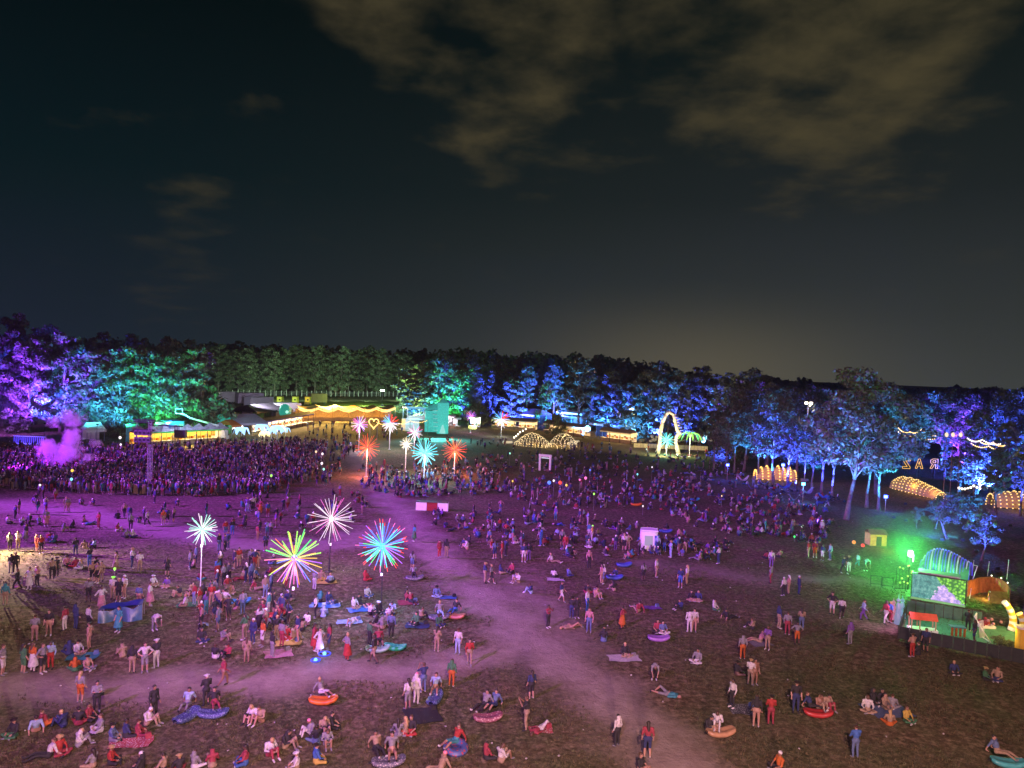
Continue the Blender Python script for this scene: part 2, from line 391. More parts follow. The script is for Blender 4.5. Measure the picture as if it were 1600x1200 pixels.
def tree(kind, px, Yd, top_py, label, group, idx=None, ws=1.0):
    """a tree at photo column px and depth Yd whose top reaches photo row top_py"""
    Yd *= DF(px); top = AT(px, top_py, Yd); hh = max(1.5, top.z); k = len(TREES) if idx is None else idx
    tm, cm = KIND[kind][k % len(KIND[kind])]; s = hh / KH[kind]
    o = thing(KNAME[kind], label, 'shrub' if kind == 'bush' else 'tree', (top.x, Yd, -.1), RNG.uniform(0, 6.28), group)
    w = s * ws if kind not in ('tall', 'full') else (.35 * s + .65) * ws
    o.scale = (w, w, s); link('trunk', tm, o); link('crown', cm, o)
    TREES.append((o, px, Yd, hh)); return o

ORD = ['first', 'second', 'third', 'fourth', 'fifth', 'sixth', 'seventh', 'eighth', 'ninth', 'tenth', 'eleventh', 'twelfth', 'thirteenth', 'fourteenth', 'fifteenth', 'sixteenth', 'seventeenth', 'eighteenth', 'nineteenth', 'twentieth']
def ordn(i):
    if i < 20: return ORD[i]
    return 'twenty-' + ORD[i - 20] if i < 29 else ('thirtieth' if i == 29 else 'thirty-' + ORD[i - 30])
flood_body = MB().box((0, 0, .16), (.42, .14, .30)).box((0, .02, .02), (.5, .22, .04)).tube((-.25, 0, .03), (-.25, 0, .2), .02, None, 5).tube((.25, 0, .03), (.25, 0, .2), .02, None, 5).mesh('housing')
flood_body.materials.append(BLACK)
flood_lens = MB().box((0, .075, .16), (.34, .012, .22)).mesh('lens')
FL = {'violet': (.17, .025, 1), 'blue': (.035, .06, 1), 'azure': (.04, .26, 1), 'teal': (.05, .70, .85), 'green': (.06, 1, .22), 'lime': (.55, 1, .30), 'magenta': (.75, .05, .9), 'white': (.7, .85, 1)}
LENS = {k: em('lens_' + k, c, 6) for k, c in FL.items()}
FLOODS = []
def uplight(col, px, Yd, h, power, where, angle=85, off=13.0, aim=.70, dx=0.0):
    """a floodlight on the ground before the tree at column px, shining up into its crown"""
    Yd *= DF(px); x = AT(px, 600, Yd).x; y = Yd - off; off = min(off, Yd * .075) if not 1000 < px < 1310 else 5.5; aim = .9 if 1000 < px < 1310 else aim; power *= .95 if 1000 < px < 1310 else 1; power *= (15.0 if col in ('blue', 'violet') else (9 if col == 'azure' else 5.0)) * float(np.interp(px, [0, 120, 700, 1000, 1150, 1600], [.45, .9, 1.0, 1.0, .8, .8]))
    zf = 0.0
    if px < 340: off, zf, power = 19.0, 3.6, power * (.9 if col == 'violet' or col == 'blue' else .22)
    if px > 1500: off, power, aim = 4.0, power * .9, .85
    y = Yd - off
    o = thing('floodlight', f'small black floodlight on the ground throwing {col} light up {where}', 'floodlight', (x + dx, y, zf), 0, f'{col} floodlights {where}')
    if zf: MB().tube((0, 0, -zf), (0, 0, .05), .05, .04, 6).build('stand', BLACK, o)
    FLOODS.append((col, where, px, o))
    link('housing', flood_body, o)
    q = link('lens', flood_lens, o)
    if not flood_lens.materials: flood_lens.materials.append(LENS['blue'])
    q.material_slots[0].link = 'OBJECT'; q.material_slots[0].material = LENS[col]
    spot('flood_beam', (x + dx, y + .2, .6 + zf), (x, Yd, h * aim), FL[col], power, angle, .7, .25)
    return o

def row(items, desc, group, lights=True, power=20000, where='the trees'):
    for i, it in enumerate(items):
        kind, px, Yd, top = it[:4]; col = it[4] if len(it) > 4 else None
        o = tree(kind, px, Yd, top, f'{ordn(i)} from left of the {desc}', group, ws=it[6] if len(it) > 6 else 1.0)
        if col and lights:
            uplight(col, px, Yd, TREES[-1][3], power * (it[5] if len(it) > 5 else 1), where)

# left wood, violet to green
row([('full', -35, 205, 505, 'blue', .8), ('full', 6, 212, 520), ('full', 48, 200, 528, 'violet', .9), ('full', 98, 203, 522, 'violet', .9), ('bush', 30, 198, 640), ('bush', 130, 200, 630), ('full', 128, 212, 548, 'blue', .6)],
    'violet-lit trees behind the purple smoke', 'violet-lit trees behind the purple smoke', power=26000, where='by the purple smoke')
row([('full', 20, 240, 494), ('full', 70, 240, 512), ('tall', 160, 238, 524), ('tall', 215, 240, 526), ('tall', 262, 240, 528), ('tall', 305, 246, 536)],
    'dark tall trees rising behind the violet and green trees', 'dark trees behind the left wood')
row([('full', 150, 204, 548, 'azure', 1.2), ('full', 188, 200, 545, 'teal', 1.4), ('bush', 178, 198, 640), ('full', 172, 214, 560)],
    'teal-blue trees behind the lighting tower', 'teal-blue trees behind the lighting tower', power=22000, where='behind the lighting tower')
row([('full', 222, 206, 545, 'azure', 2.2), ('full', 252, 202, 556, 'green', 1.6), ('full', 288, 204, 548, 'green', 1.9), ('bush', 262, 200, 640), ('cone', 318, 206, 545, 'azure', 1.0), ('bush', 330, 203, 620, 'green', .3), ('bush', 300, 201, 625)],
    'green-lit trees behind the boom lift', 'green-lit trees behind the boom lift', power=22000, where='behind the boom lift')
# far fence wood
items = []
for i in range(21):
    px = 345 + i * 14.6 + RNG.uniform(-4, 4); items.append((('tall', 'full')[i % 2], px, G(px, 619).y / DF(px) + RNG.uniform(-4, 18), 546 + RNG.uniform(-6, 9), None))
row(items, 'dim green trees along the far fence', 'dim green trees along the far fence')
for i in range(7):
    q = G(352 + i * 45, 626)
    spot('flood_beam', (q.x, q.y - 12, 2.5), (q.x, q.y + 18, 12), (.58, 1.0, .66), 25000, 110, .8, .5)
# green and teal wood behind the teal tower
row([('full', 640, 262, 574, 'lime', .35), ('full', 662, 256, 566, 'lime', .35), ('full', 686, 254, 562, 'teal', .5), ('full', 708, 258, 565, 'green', .6), ('full', 650, 248, 600, 'azure', .35), ('full', 728, 262, 572)],
    'green and teal trees behind the teal tower', 'green and teal trees behind the teal tower', power=34000, where='behind the teal tower')
# blue wood behind the right-hand food stalls
row([('full', 742, 250, 570, 'blue', 1.2), ('cone', 768, 246, 580), ('full', 800, 244, 592, 'blue', 1.4), ('bush', 745, 236, 630, 'lime', .05), ('slim', 826, 250, 572, 'blue', .7), ('slim', 855, 236, 596, 'teal', .5), ('cone', 838, 228, 640),
     ('slim', 868, 246, 570, 'blue', .8), ('slim', 908, 216, 560, 'azure', .9, 1.35), ('full', 888, 242, 610, 'azure', .35), ('full', 940, 232, 590, 'azure', .6), ('full', 958, 224, 578, 'blue', .9), ('cone', 925, 222, 620), ('full', 985, 218, 600, 'azure', .8), ('bush', 870, 212, 650), ('bush', 980, 205, 640, 'azure', .3)],
    'blue-lit trees behind the warm-lit food stalls', 'blue-lit trees behind the food stalls', power=26000, where='behind the food stalls')
row([('full', 700, 330, 552), ('full', 735, 330, 550), ('full', 775, 325, 556), ('full', 815, 322, 560), ('full', 855, 318, 562), ('full', 935, 300, 556), ('full', 975, 296, 562), ('full', 1005, 290, 572)],
    'black tree tops rising behind the blue trees', 'black tree tops behind the blue trees')
# dark wood behind the bone arch
row([('full', 1028, 196, 566, 'blue', .9), ('full', 1062, 192, 582, 'blue', .45), ('cone', 1046, 186, 618), ('full', 1098, 190, 574, 'azure', .55), ('full', 1128, 184, 588, 'magenta', .10), ('cone', 1076, 180, 610, 'blue', .4), ('cone', 1015, 190, 620, 'azure', .5), ('full', 1150, 178, 586, 'magenta', .12), ('full', 1175, 172, 580, 'violet', .25)],
    'dusky blue trees behind the bone arch', 'dusky trees behind the bone arch', power=26000, where='behind the bone arch')
# slender wood round the lantern kiosk
row([('slim', 1120, 140, 640), ('slim', 1138, 136, 650), ('slim', 1152, 138, 632), ('wide', 1168, 140, 610, 'azure', .8), ('slim', 1190, 130, 640, 'azure', .6), ('wide', 1215, 126, 622, 'blue', 1.1), ('slim', 1205, 142, 600, 'azure', .5), ('slim', 1236, 122, 640, 'blue', .8), ('wide', 1252, 132, 612, 'blue', .35), ('slim', 1274, 118, 660, 'blue', .6), ('slim', 1290, 116, 640, 'blue', .4), ('slim', 1306, 113, 655, 'teal', .3)],
    'slender blue-lit trees around the lantern kiosk', 'slender trees around the lantern kiosk', power=7000, where='around the lantern kiosk')
row([('full', 1195, 190, 588), ('full', 1230, 185, 598, 'violet', .2), ('full', 1262, 180, 604, 'blue', .4), ('full', 1290, 170, 606)],
    'dark round trees rising behind the lantern kiosk', 'dark trees behind the lantern kiosk', power=16000, where='at the wood edge')
# the big spreading tree and its neighbours
big = tree('wide', 1342, 94, 588, 'big spreading tree with a pale leaning trunk lit blue and violet', 'spreading trees near the LED screen', idx=0, ws=1.0)
big.rotation_euler = (0, math.radians(7), .4)
big.location = G(1322, 812)
uplight('azure', 1325, 93, 17, 9000, 'the big spreading tree', off=4, dx=-2); uplight('violet', 1318, 92, 17, 5000, 'the big spreading tree', off=3, dx=-4)
row([('wide', 1378, 116, 608, 'azure', .8), ('slim', 1362, 104, 640, 'azure', 1.0), ('slim', 1380, 102, 650, 'teal', .6)],
    'slim trees standing just behind the big spreading tree', 'slim trees behind the big spreading tree', power=8000, where='near the big spreading tree')
row([('wide', 1478, 150, 618, 'violet', 1.2), ('wide', 1440, 175, 616), ('wide', 1505, 150, 612, 'violet', .8), ('slim', 1530, 118, 640, 'blue', 2.0), ('full', 1548, 170, 606), ('wide', 1585, 125, 618, 'azure', .8), ('full', 1600, 160, 608), ('slim', 1576, 108, 660), ('slim', 1600, 100, 700, 'blue', .5), ('cone', 1480, 140, 668, 'blue', 1.2), ('cone', 1548, 132, 665, 'blue', 1.8), ('small', 1500, 120, 712, 'azure', .5, 1.3), ('small', 1528, 116, 716, 'blue', .6, 1.3), ('slim', 1400, 150, 625, 'azure', 1.4), ('cone', 1565, 118, 690, 'blue', 1.5)],
    'blue and violet trees beyond the lit letters', 'trees beyond the lit letters', power=13000, where='beyond the lit letters')
row([('small', 1484, 84, 772, 'blue', 1.0, 1.1), ('small', 1464, 90, 780, 'azure', .7, 1.0), ('small', 1512, 88, 768, 'azure', 1.0, 1.2), ('small', 1538, 74, 796, 'blue', 1.4, .9), ('slim', 1562, 96, 700, 'azure', .5), ('small', 1434, 90, 792, 'blue', .5, .8)],
    'low blue trees between the LED screen and the lantern rows', 'low blue trees above the LED screen', power=1800, where='above the LED screen')
row([('bush', 1128, 152, 690, 'blue', .15), ('bush', 1160, 158, 680), ('bush', 1246, 148, 690, 'blue', .2), ('bush', 1272, 146, 700, 'azure', .15), ('full', 1268, 160, 625, 'azure', .5), ('full', 1308, 150, 622, 'blue', .6), ('full', 1345, 150, 618, 'blue', .6), ('full', 1425, 160, 628, 'azure', .5), ('full', 1520, 148, 625, 'blue', .7), ('full', 1578, 145, 622, 'blue', .6), ('bush', 1590, 132, 715, 'blue', .15)],
    'filling blue trees and shrubs deep in the lantern wood', 'filling trees deep in the lantern wood', power=15000, where='deep in the lantern wood')
# far wooded hills, too far to pick apart
def forest(name, label, spots, seed):
    rn = np.random.default_rng(seed); Vs = []; Cs = []
    for (px, Yd, top) in spots:
        p = AT(px, top, Yd); h = p.z; nl = 420
        d = rn.normal(size=(nl, 3)); d /= np.linalg.norm(d, axis=1)[:, None]; q = rn.random(nl) ** .35
        P = np.array([p.x, Yd, h * .55]) + d * q[:, None] * np.array([h * .30, h * .30, h * .46])
        tg = rn.normal(size=(nl, 3)); tg /= np.linalg.norm(tg, axis=1)[:, None]; bt = np.cross(tg, rn.normal(size=(nl, 3))); bt /= np.linalg.norm(bt, axis=1)[:, None]
        s = (.6 + .9 * rn.random(nl))[:, None] * Yd / 420
        Vs.append(np.stack([P - tg * s, P - bt * s, P + tg * s, P + bt * s], 1).reshape(-1, 3)); Cs.append(np.array([.05, .07, .03]) * (.5 + rn.random((nl, 1))))
    Va = np.concatenate(Vs); tag(link(name, npmesh(name, Va, np.arange(len(Va)).reshape(-1, 4), [LEAF], cols=np.concatenate(Cs))), label, 'forest', kind='stuff')
sp = []
for px in range(-120, 1740, 9):
    base = float(np.interp(px, [-120, 0, 340, 640, 760, 960, 1100, 1300, 1600, 1740], [528, 530, 538, 548, 548, 560, 582, 600, 612, 616]))
    sp.append((px + RNG.uniform(-3, 3), 520 if px < 1000 else 420, base + RNG.uniform(-6, 8)))
    if px > 1000: sp.append((px, 265, base + 10 + RNG.uniform(-4, 12)))
forest('forest', 'dark distant forest along the horizon', sp, 5)

byk = {}
for col, where, px, o in FLOODS: byk.setdefault((col, where), []).append((px, o))
for (col, where), l in byk.items():
    for i, (px, o) in enumerate(sorted(l, key=lambda q: q[0])):
        if len(l) > 1: o['label'] = f'{ordn(i)} from left of the small black floodlights throwing {col} light {where}'

# ------------------------------------------------------------------ people: bodies grown from jointed capsules into one continuous skin
SKIN, TOP, BOT, HAIR, SHOE = range(5)
def pose(kind):
    J = {}; V3 = Vector
    def pair(k, x, y, z): J[k + 'l'] = V3((-x, y, z)); J[k + 'r'] = V3((x, y, z))
    J.update(pel=V3((0, 0, .95)), wai=V3((0, 0, 1.10)), che=V3((0, 0, 1.30)), nec=V3((0, .01, 1.47)), hed=V3((0, -.02, 1.62)))
    pair('sh', .18, .01, 1.41); pair('el', .25, .03, 1.13); pair('wr', .25, -.08, .90); pair('ha', .25, -.12, .82)
    pair('hi', .09, 0, .93); pair('kn', .11, -.03, .50); pair('an', .12, .02, .09); pair('to', .14, -.14, .05)
    def up(dz, dy=0, keys=('pel', 'wai', 'che', 'nec', 'hed', 'shl', 'shr', 'ell', 'elr', 'wrl', 'wrr', 'hal', 'har', 'hil', 'hir')):
        for k in keys: J[k] = J[k] + V3((0, dy, dz))
    if kind in ('w', 'v'):
        s = 1 if kind == 'w' else -1
        J['knl'] = V3((-.10, -.20 * s, .52)); J['anl'] = V3((-.10, -.24 * s - .02, .11)); J['tol'] = V3((-.11, -.24 * s - .17, .06))
        J['knr'] = V3((.10, .06 * s, .50)); J['anr'] = V3((.10, .30 * s, .13)); J['tor'] = V3((.11, .30 * s - .14, .06))
        J['wrl'] = V3((-.22, .14 * s - .08, .92)); J['hal'] = V3((-.21, .16 * s - .1, .84)); J['wrr'] = V3((.22, -.24 * s, .96)); J['har'] = V3((.21, -.30 * s, .90)); up(-.02)
    elif kind == 'p':
        pair('el', .28, -.16, 1.28); pair('wr', .12, -.32, 1.50); pair('ha', .07, -.36, 1.57)
    elif kind == 'a':   # hands on hips
        pair('el', .40, .06, 1.17); pair('wr', .20, -.04, 1.02); pair('ha', .15, -.07, 1.0)
    elif kind == 'f':   # arms folded
        pair('el', .24, -.10, 1.14); J['wrl'] = V3((.08, -.21, 1.17)); J['hal'] = V3((.16, -.17, 1.18)); J['wrr'] = V3((-.08, -.22, 1.20)); J['har'] = V3((-.16, -.18, 1.20))
    elif kind == 'e':
        J['wai'] = V3((0, -.08, 1.02)); J['che'] = V3((0, -.32, 1.08)); J['nec'] = V3((0, -.50, 1.06)); J['hed'] = V3((0, -.63, 1.02)); pair('sh', .17, -.42, 1.05); pair('el', .2, -.46, .78); pair('wr', .14, -.58, .56); pair('ha', .13, -.62, .48)
    if kind in ('c', 'k', 'l', 'h'):
        up(-.83, 0); pair('el', .27, -.10, .34); pair('wr', .18, -.26, .26); pair('ha', .14, -.31, .22)
        if kind == 'c': pair('kn', .36, -.30, .17); J['anl'] = V3((.08, -.36, .07)); J['tol'] = V3((.20, -.40, .06)); J['anr'] = V3((-.08, -.42, .07)); J['tor'] = V3((-.20, -.46, .06))
        elif kind == 'k':
            pair('kn', .13, -.40, .48); pair('an', .12, -.52, .08); pair('to', .13, -.68, .05); pair('wr', .10, -.42, .40); pair('ha', .05, -.46, .38)
            J['che'] += V3((0, -.06, 0)); J['nec'] += V3((0, -.10, -.02)); J['hed'] += V3((0, -.14, -.03))
        else:
            pair('kn', .13, -.46, .24); pair('an', .16, -.86, .09); pair('to', .18, -.94, .16)
            J['che'] += V3((0, .12, -.03)); J['wai'] += V3((0, .05, 0)); J['nec'] += V3((0, .20, -.05)); J['hed'] += V3((0, .20, -.05)); pair('sh', .18, .18, .56); pair('el', .28, .30, .30); pair('wr', .27, .40, .08); pair('ha', .27, .34, .05)
        if kind == 'h': pass
    if kind == 'y':
        J = {k: V3((v.x, v.z - .85, .13 + v.y * .6)) for k, v in J.items()}
        J['knl'] = V3((-.14, -.34, .40)); J['anl'] = V3((-.13, -.62, .09)); J['tol'] = V3((-.14, -.76, .06)); J['wrr'] = V3((.12, .28, .28)); J['har'] = V3((.06, .22, .29)); J['elr'] = V3((.34, .22, .12))
    B = [('pel', 'wai', .155, .135, BOT), ('wai', 'che', .135, .165, TOP), ('che', 'nec', .155, .075, TOP), ('nec', 'hed', .055, .07, SKIN),
         ('hil', 'hir', .12, .12, BOT), ('shl', 'shr', .085, .085, TOP)]
    for s in 'lr':
        B += [('sh' + s, 'el' + s, .068, .052, TOP), ('el' + s, 'wr' + s, .047, .034, SKIN), ('wr' + s, 'ha' + s, .034, .042, SKIN),
              ('hi' + s, 'kn' + s, .098, .068, BOT), ('kn' + s, 'an' + s, .066, .045, SHOE + 1), ('an' + s, 'to' + s, .050, .044, SHOE)]
    return J, B
def body(kind, dress=False, hair='short', hood=False, legs_bare=False, long_sleeve=True, hat=False):
    J, B = pose(kind); mb = MB(); segs = []
    def cap(a, b, ra, rb, lab):
        mb.ball(a, ra, 10, 7); mb.ball(b, rb, 10, 7); mb.tube(a, b, ra * .99, rb * .99, 10); segs.append((a, b, ra, rb, lab))
    for a, b, ra, rb, lab in B:
        if lab == SHOE + 1: lab = SKIN if (legs_bare or dress) else BOT
        if long_sleeve and a[:2] == 'el': lab = TOP
        cap(J[a], J[b], ra, rb, lab)
    h = J['hed']; axis = (J['hed'] - J['nec']).normalized()
    fw = Vector((0, -1, 0)) if kind != 'y' else Vector((0, 0, 1))
    mb.ball(h, (.078, .095, .115) if kind != 'y' else (.078, .115, .095), 12, 9); segs.append((h, h + fw * .02 - axis * .03, .10, .10, SKIN))
    mb.ball(h + fw * .100 - axis * .01, .018, 6, 5); mb.ball(h + Vector((.08, 0, 0)), .022, 6, 5); mb.ball(h - Vector((.08, 0, 0)), .022, 6, 5)
    hc = h - fw * .030 + axis * .045; mb.ball(hc, .098, 12, 8); segs.append((hc, hc, .103, .103, HAIR))
    if hair == 'long':
        e = J['che'] - fw * .13 + axis * .06; cap(h - fw * .06, e, .085, .055, HAIR)
    if hair == 'bun': mb.ball(h + axis * .14 - fw * .05, .05, 8, 6); segs.append((h + axis * .14 - fw * .05,) * 2 + (.05, .05, HAIR))
    if hat:
        mb.tube(h + axis * .06, h + axis * .085, .17, .16, 14); segs.append((h + axis * .07 + fw * .12, h + axis * .07 - fw * .12, .06, .06, HAIR))
    if hood: cap(J['nec'] - fw * .05, h - fw * .05, .11, .115, TOP)
    if dress:
        kn = (J['knl'] + J['knr']) / 2 + Vector((0, 0, -.12)); mb.tube(J['wai'], kn, .15, .27, 14); segs.append((J['pel'], kn, .22, .27, BOT))
    for s in 'lr':   # thumb and finger fan
        d = (J['ha' + s] - J['wr' + s]).normalized(); sx = Vector((1, 0, 0)) if abs(d.x) < .8 else Vector((0, 0, 1))
        for q in (-.03, -.01, .01, .03): mb.tube(J['ha' + s] + sx * q, J['ha' + s] + d * (.085 - abs(q)) + sx * q * 1.5 + fw * .02, .013, .010, 5)
        mb.tube(J['ha' + s] + fw * .03, J['ha' + s] + d * .03 + fw * .075, .014, .011, 5)
    me = mb.mesh('person'); o = bpy.data.objects.new('person_tmp', me); COL.objects.link(o)
    out = []
    for vox, faces in ((.022, 3200), (.05, 150)):
        o.modifiers.clear(); r = o.modifiers.new('r', 'REMESH'); r.mode = 'VOXEL'; r.voxel_size = vox
        if vox < .03: s = o.modifiers.new('s', 'SMOOTH'); s.factor = .5; s.iterations = 2
        dg = bpy.context.evaluated_depsgraph_get(); nf = len(o.evaluated_get(dg).data.polygons)
        d = o.modifiers.new('d', 'DECIMATE'); d.ratio = min(1, faces / (2 * nf))
        dg = bpy.context.evaluated_depsgraph_get(); m2 = bpy.data.meshes.new_from_object(o.evaluated_get(dg), depsgraph=dg)
        m2.name = 'person'; P = np.empty(len(m2.polygons) * 3, dtype=np.float32); m2.polygons.foreach_get('center', P); P = P.reshape(-1, 3)
        best = np.full(len(P), 1e9); lab = np.zeros(len(P), dtype=np.int32)
        for a, b, ra, rb, lb in segs:
            a_, b_ = np.array(a), np.array(b); ab = b_ - a_; L2 = ab @ ab
            t = np.clip(((P - a_) @ ab) / L2, 0, 1) if L2 > 1e-9 else np.zeros(len(P))
            d_ = np.linalg.norm(P - (a_ + t[:, None] * ab), axis=1) - (ra + (rb - ra) * t); w = d_ < best
            best[w] = d_[w]; lab[w] = lb
        m2.polygons.foreach_set('material_index', lab); m2.polygons.foreach_set('use_smooth', np.ones(len(P), dtype=bool)); out.append((m2, lab))
    bpy.data.objects.remove(o); return out
BODY = {}
for key, kw in {
    's0': dict(kind='s'), 's1': dict(kind='s', hair='long', legs_bare=True, long_sleeve=False), 's2': dict(kind='s', hood=True),
    'a0': dict(kind='a', legs_bare=True, long_sleeve=False), 'f0': dict(kind='f', hat=True), 'f1': dict(kind='f', hair='long'),
    'p0': dict(kind='p', long_sleeve=False), 'w0': dict(kind='w', legs_bare=True, long_sleeve=False), 'w1': dict(kind='v', hair='bun'),
    'd0': dict(kind='s', dress=True, hair='long', long_sleeve=False), 'd1': dict(kind='a', dress=True, hair='bun', long_sleeve=False),
    'e0': dict(kind='e', long_sleeve=False), 'c0': dict(kind='c', long_sleeve=False), 'c1': dict(kind='c', hair='long'), 'c2': dict(kind='c', hood=True, hat=False),
    'k0': dict(kind='k'), 'k1': dict(kind='k', hair='long', legs_bare=True), 'k2': dict(kind='k', hood=True), 'l0': dict(kind='l', long_sleeve=False), 'l1': dict(kind='l', hair='bun', legs_bare=True),
    'y0': dict(kind='y'), 'y1': dict(kind='y', hair='long', legs_bare=True), 's3': dict(kind='s', hat=True, long_sleeve=False), 'c3': dict(kind='c', hat=True)}.items():
    BODY[key] = body(**kw)
PAL = {'W': ('white', (.42, .41, .40)), 'K': ('black', (.018, .018, .02)), 'G': ('grey', (.17, .17, .18)), 'R': ('red', (.27, .025, .02)), 'O': ('orange', (.36, .09, .015)), 'P': ('pink', (.34, .16, .19)),
       'B': ('blue', (.035, .10, .30)), 'N': ('navy', (.02, .03, .09)), 'T': ('tan', (.25, .18, .12)), 'Y': ('yellow', (.36, .27, .05)), 'U': ('purple', (.13, .06, .24)), 'E': ('green', (.04, .14, .06)),
       'L': ('light blue', (.22, .31, .42)), 'M': ('maroon', (.22, .03, .045)), 'C': ('teal', (.035, .19, .22)), 'S': ('beige', (.50, .30, .21)), 'D': ('denim', (.08, .12, .22))}
CL = {k: mat('cloth_' + v[0].replace(' ', '_'), v[1], .85, .22, 9, 0, .3) for k, v in PAL.items()}
SKINS = [mat('skin_' + str(i), c, .55, .06) for i, c in enumerate([(.34, .20, .145), (.30, .17, .12), (.20, .11, .07), (.09, .05, .035)])]
HAIRS = {'dark': mat('hair_dark', (.02, .014, .010), .6, .3), 'brown': mat('hair_brown', (.07, .035, .018), .6, .3), 'blond': mat('hair_blond', (.40, .27, .12), .6, .3), 'white': mat('cap_white', (.5, .5, .5), .7, .05), 'pink': mat('hair_pink', (.7, .2, .3), .6, .1), 'red': mat('cap_red', (.5, .03, .03), .7, .1), 'lime': em('cap_lime', (.3, 1, .1), 1.2)}
SHOES = [CL['W'], CL['K'], CL['G']]
VAR = {'s': ['s0', 's1', 's2', 'a0', 'f0', 'f1', 's0', 's1', 's3'], 'b': ['s0', 's2', 'f0', 's1'], 'p': ['p0'], 'w': ['w0', 'w1'], 'd': ['d0', 'd1'], 'e': ['e0'], 'c': ['c0', 'c1', 'c2', 'c3'], 'k': ['k0', 'k1', 'k2'], 'l': ['l0', 'l1'], 'y': ['y0', 'y1']}
PTXT = {'s': 'standing', 'b': 'standing', 'p': 'standing arms-raised', 'w': 'walking', 'd': 'standing', 'e': 'bending', 'c': 'cross-legged sitting', 'k': 'knees-up sitting', 'l': 'lounging', 'y': 'lying'}
PEOPLE = []
def person(px, py, p, top, bot, hat=None, z=0.0, rz=None, var=None):
    k = len(PEOPLE); r = random.Random(k * 7 + 3)
    top = r.choice({'P': 'TGWPS', 'R': 'RMR', 'B': 'BDN', 'O': 'OMT', 'U': 'UNG', 'W': 'WWWG'}.get(top, top)); bot = r.choice({'P': 'SSDKT', 'W': 'WTSW', 'R': 'RMK', 'O': 'OT', 'U': 'NUK'}.get(bot, bot)) if p != 'd' else bot
    key = var or VAR[p][r.randrange(len(VAR[p]))]
    o = link('person', BODY[key][0][0], None, G(px, py) + Vector((0, 0, z - .02)))
    face = {'s': r.uniform(0, 6.28), 'b': math.pi + r.uniform(-.8, .8), 'w': r.choice([-1.4, 1.5, .3, 2.8]) + r.uniform(-.4, .4), 'e': r.uniform(-1, 1)}.get(p, r.uniform(-2.4, 1.2) + (0 if r.random() < .5 else 3.1))
    o.rotation_euler = (0, 0, face if rz is None else rz); s = r.uniform(1.0, 1.12); o.scale = (s * 1.06, s * 1.06, s)
    hk = hat or r.choice(['dark', 'dark', 'brown', 'brown', 'blond', 'dark']); sk = SKINS[r.choice([0, 0, 1, 1, 2, 3])]
    ms = [sk, CL[top] if top != 'S' else sk, CL[bot] if bot != 'S' else sk, HAIRS[hk], r.choice(SHOES)]
    me = o.data
    while len(me.materials) < 5: me.materials.append(ms[len(me.materials)])
    for i, m in enumerate(ms): o.material_slots[i].link = 'OBJECT'; o.material_slots[i].material = m
    PEOPLE.append((o, px, py, p, top, bot, hat, key)); return o
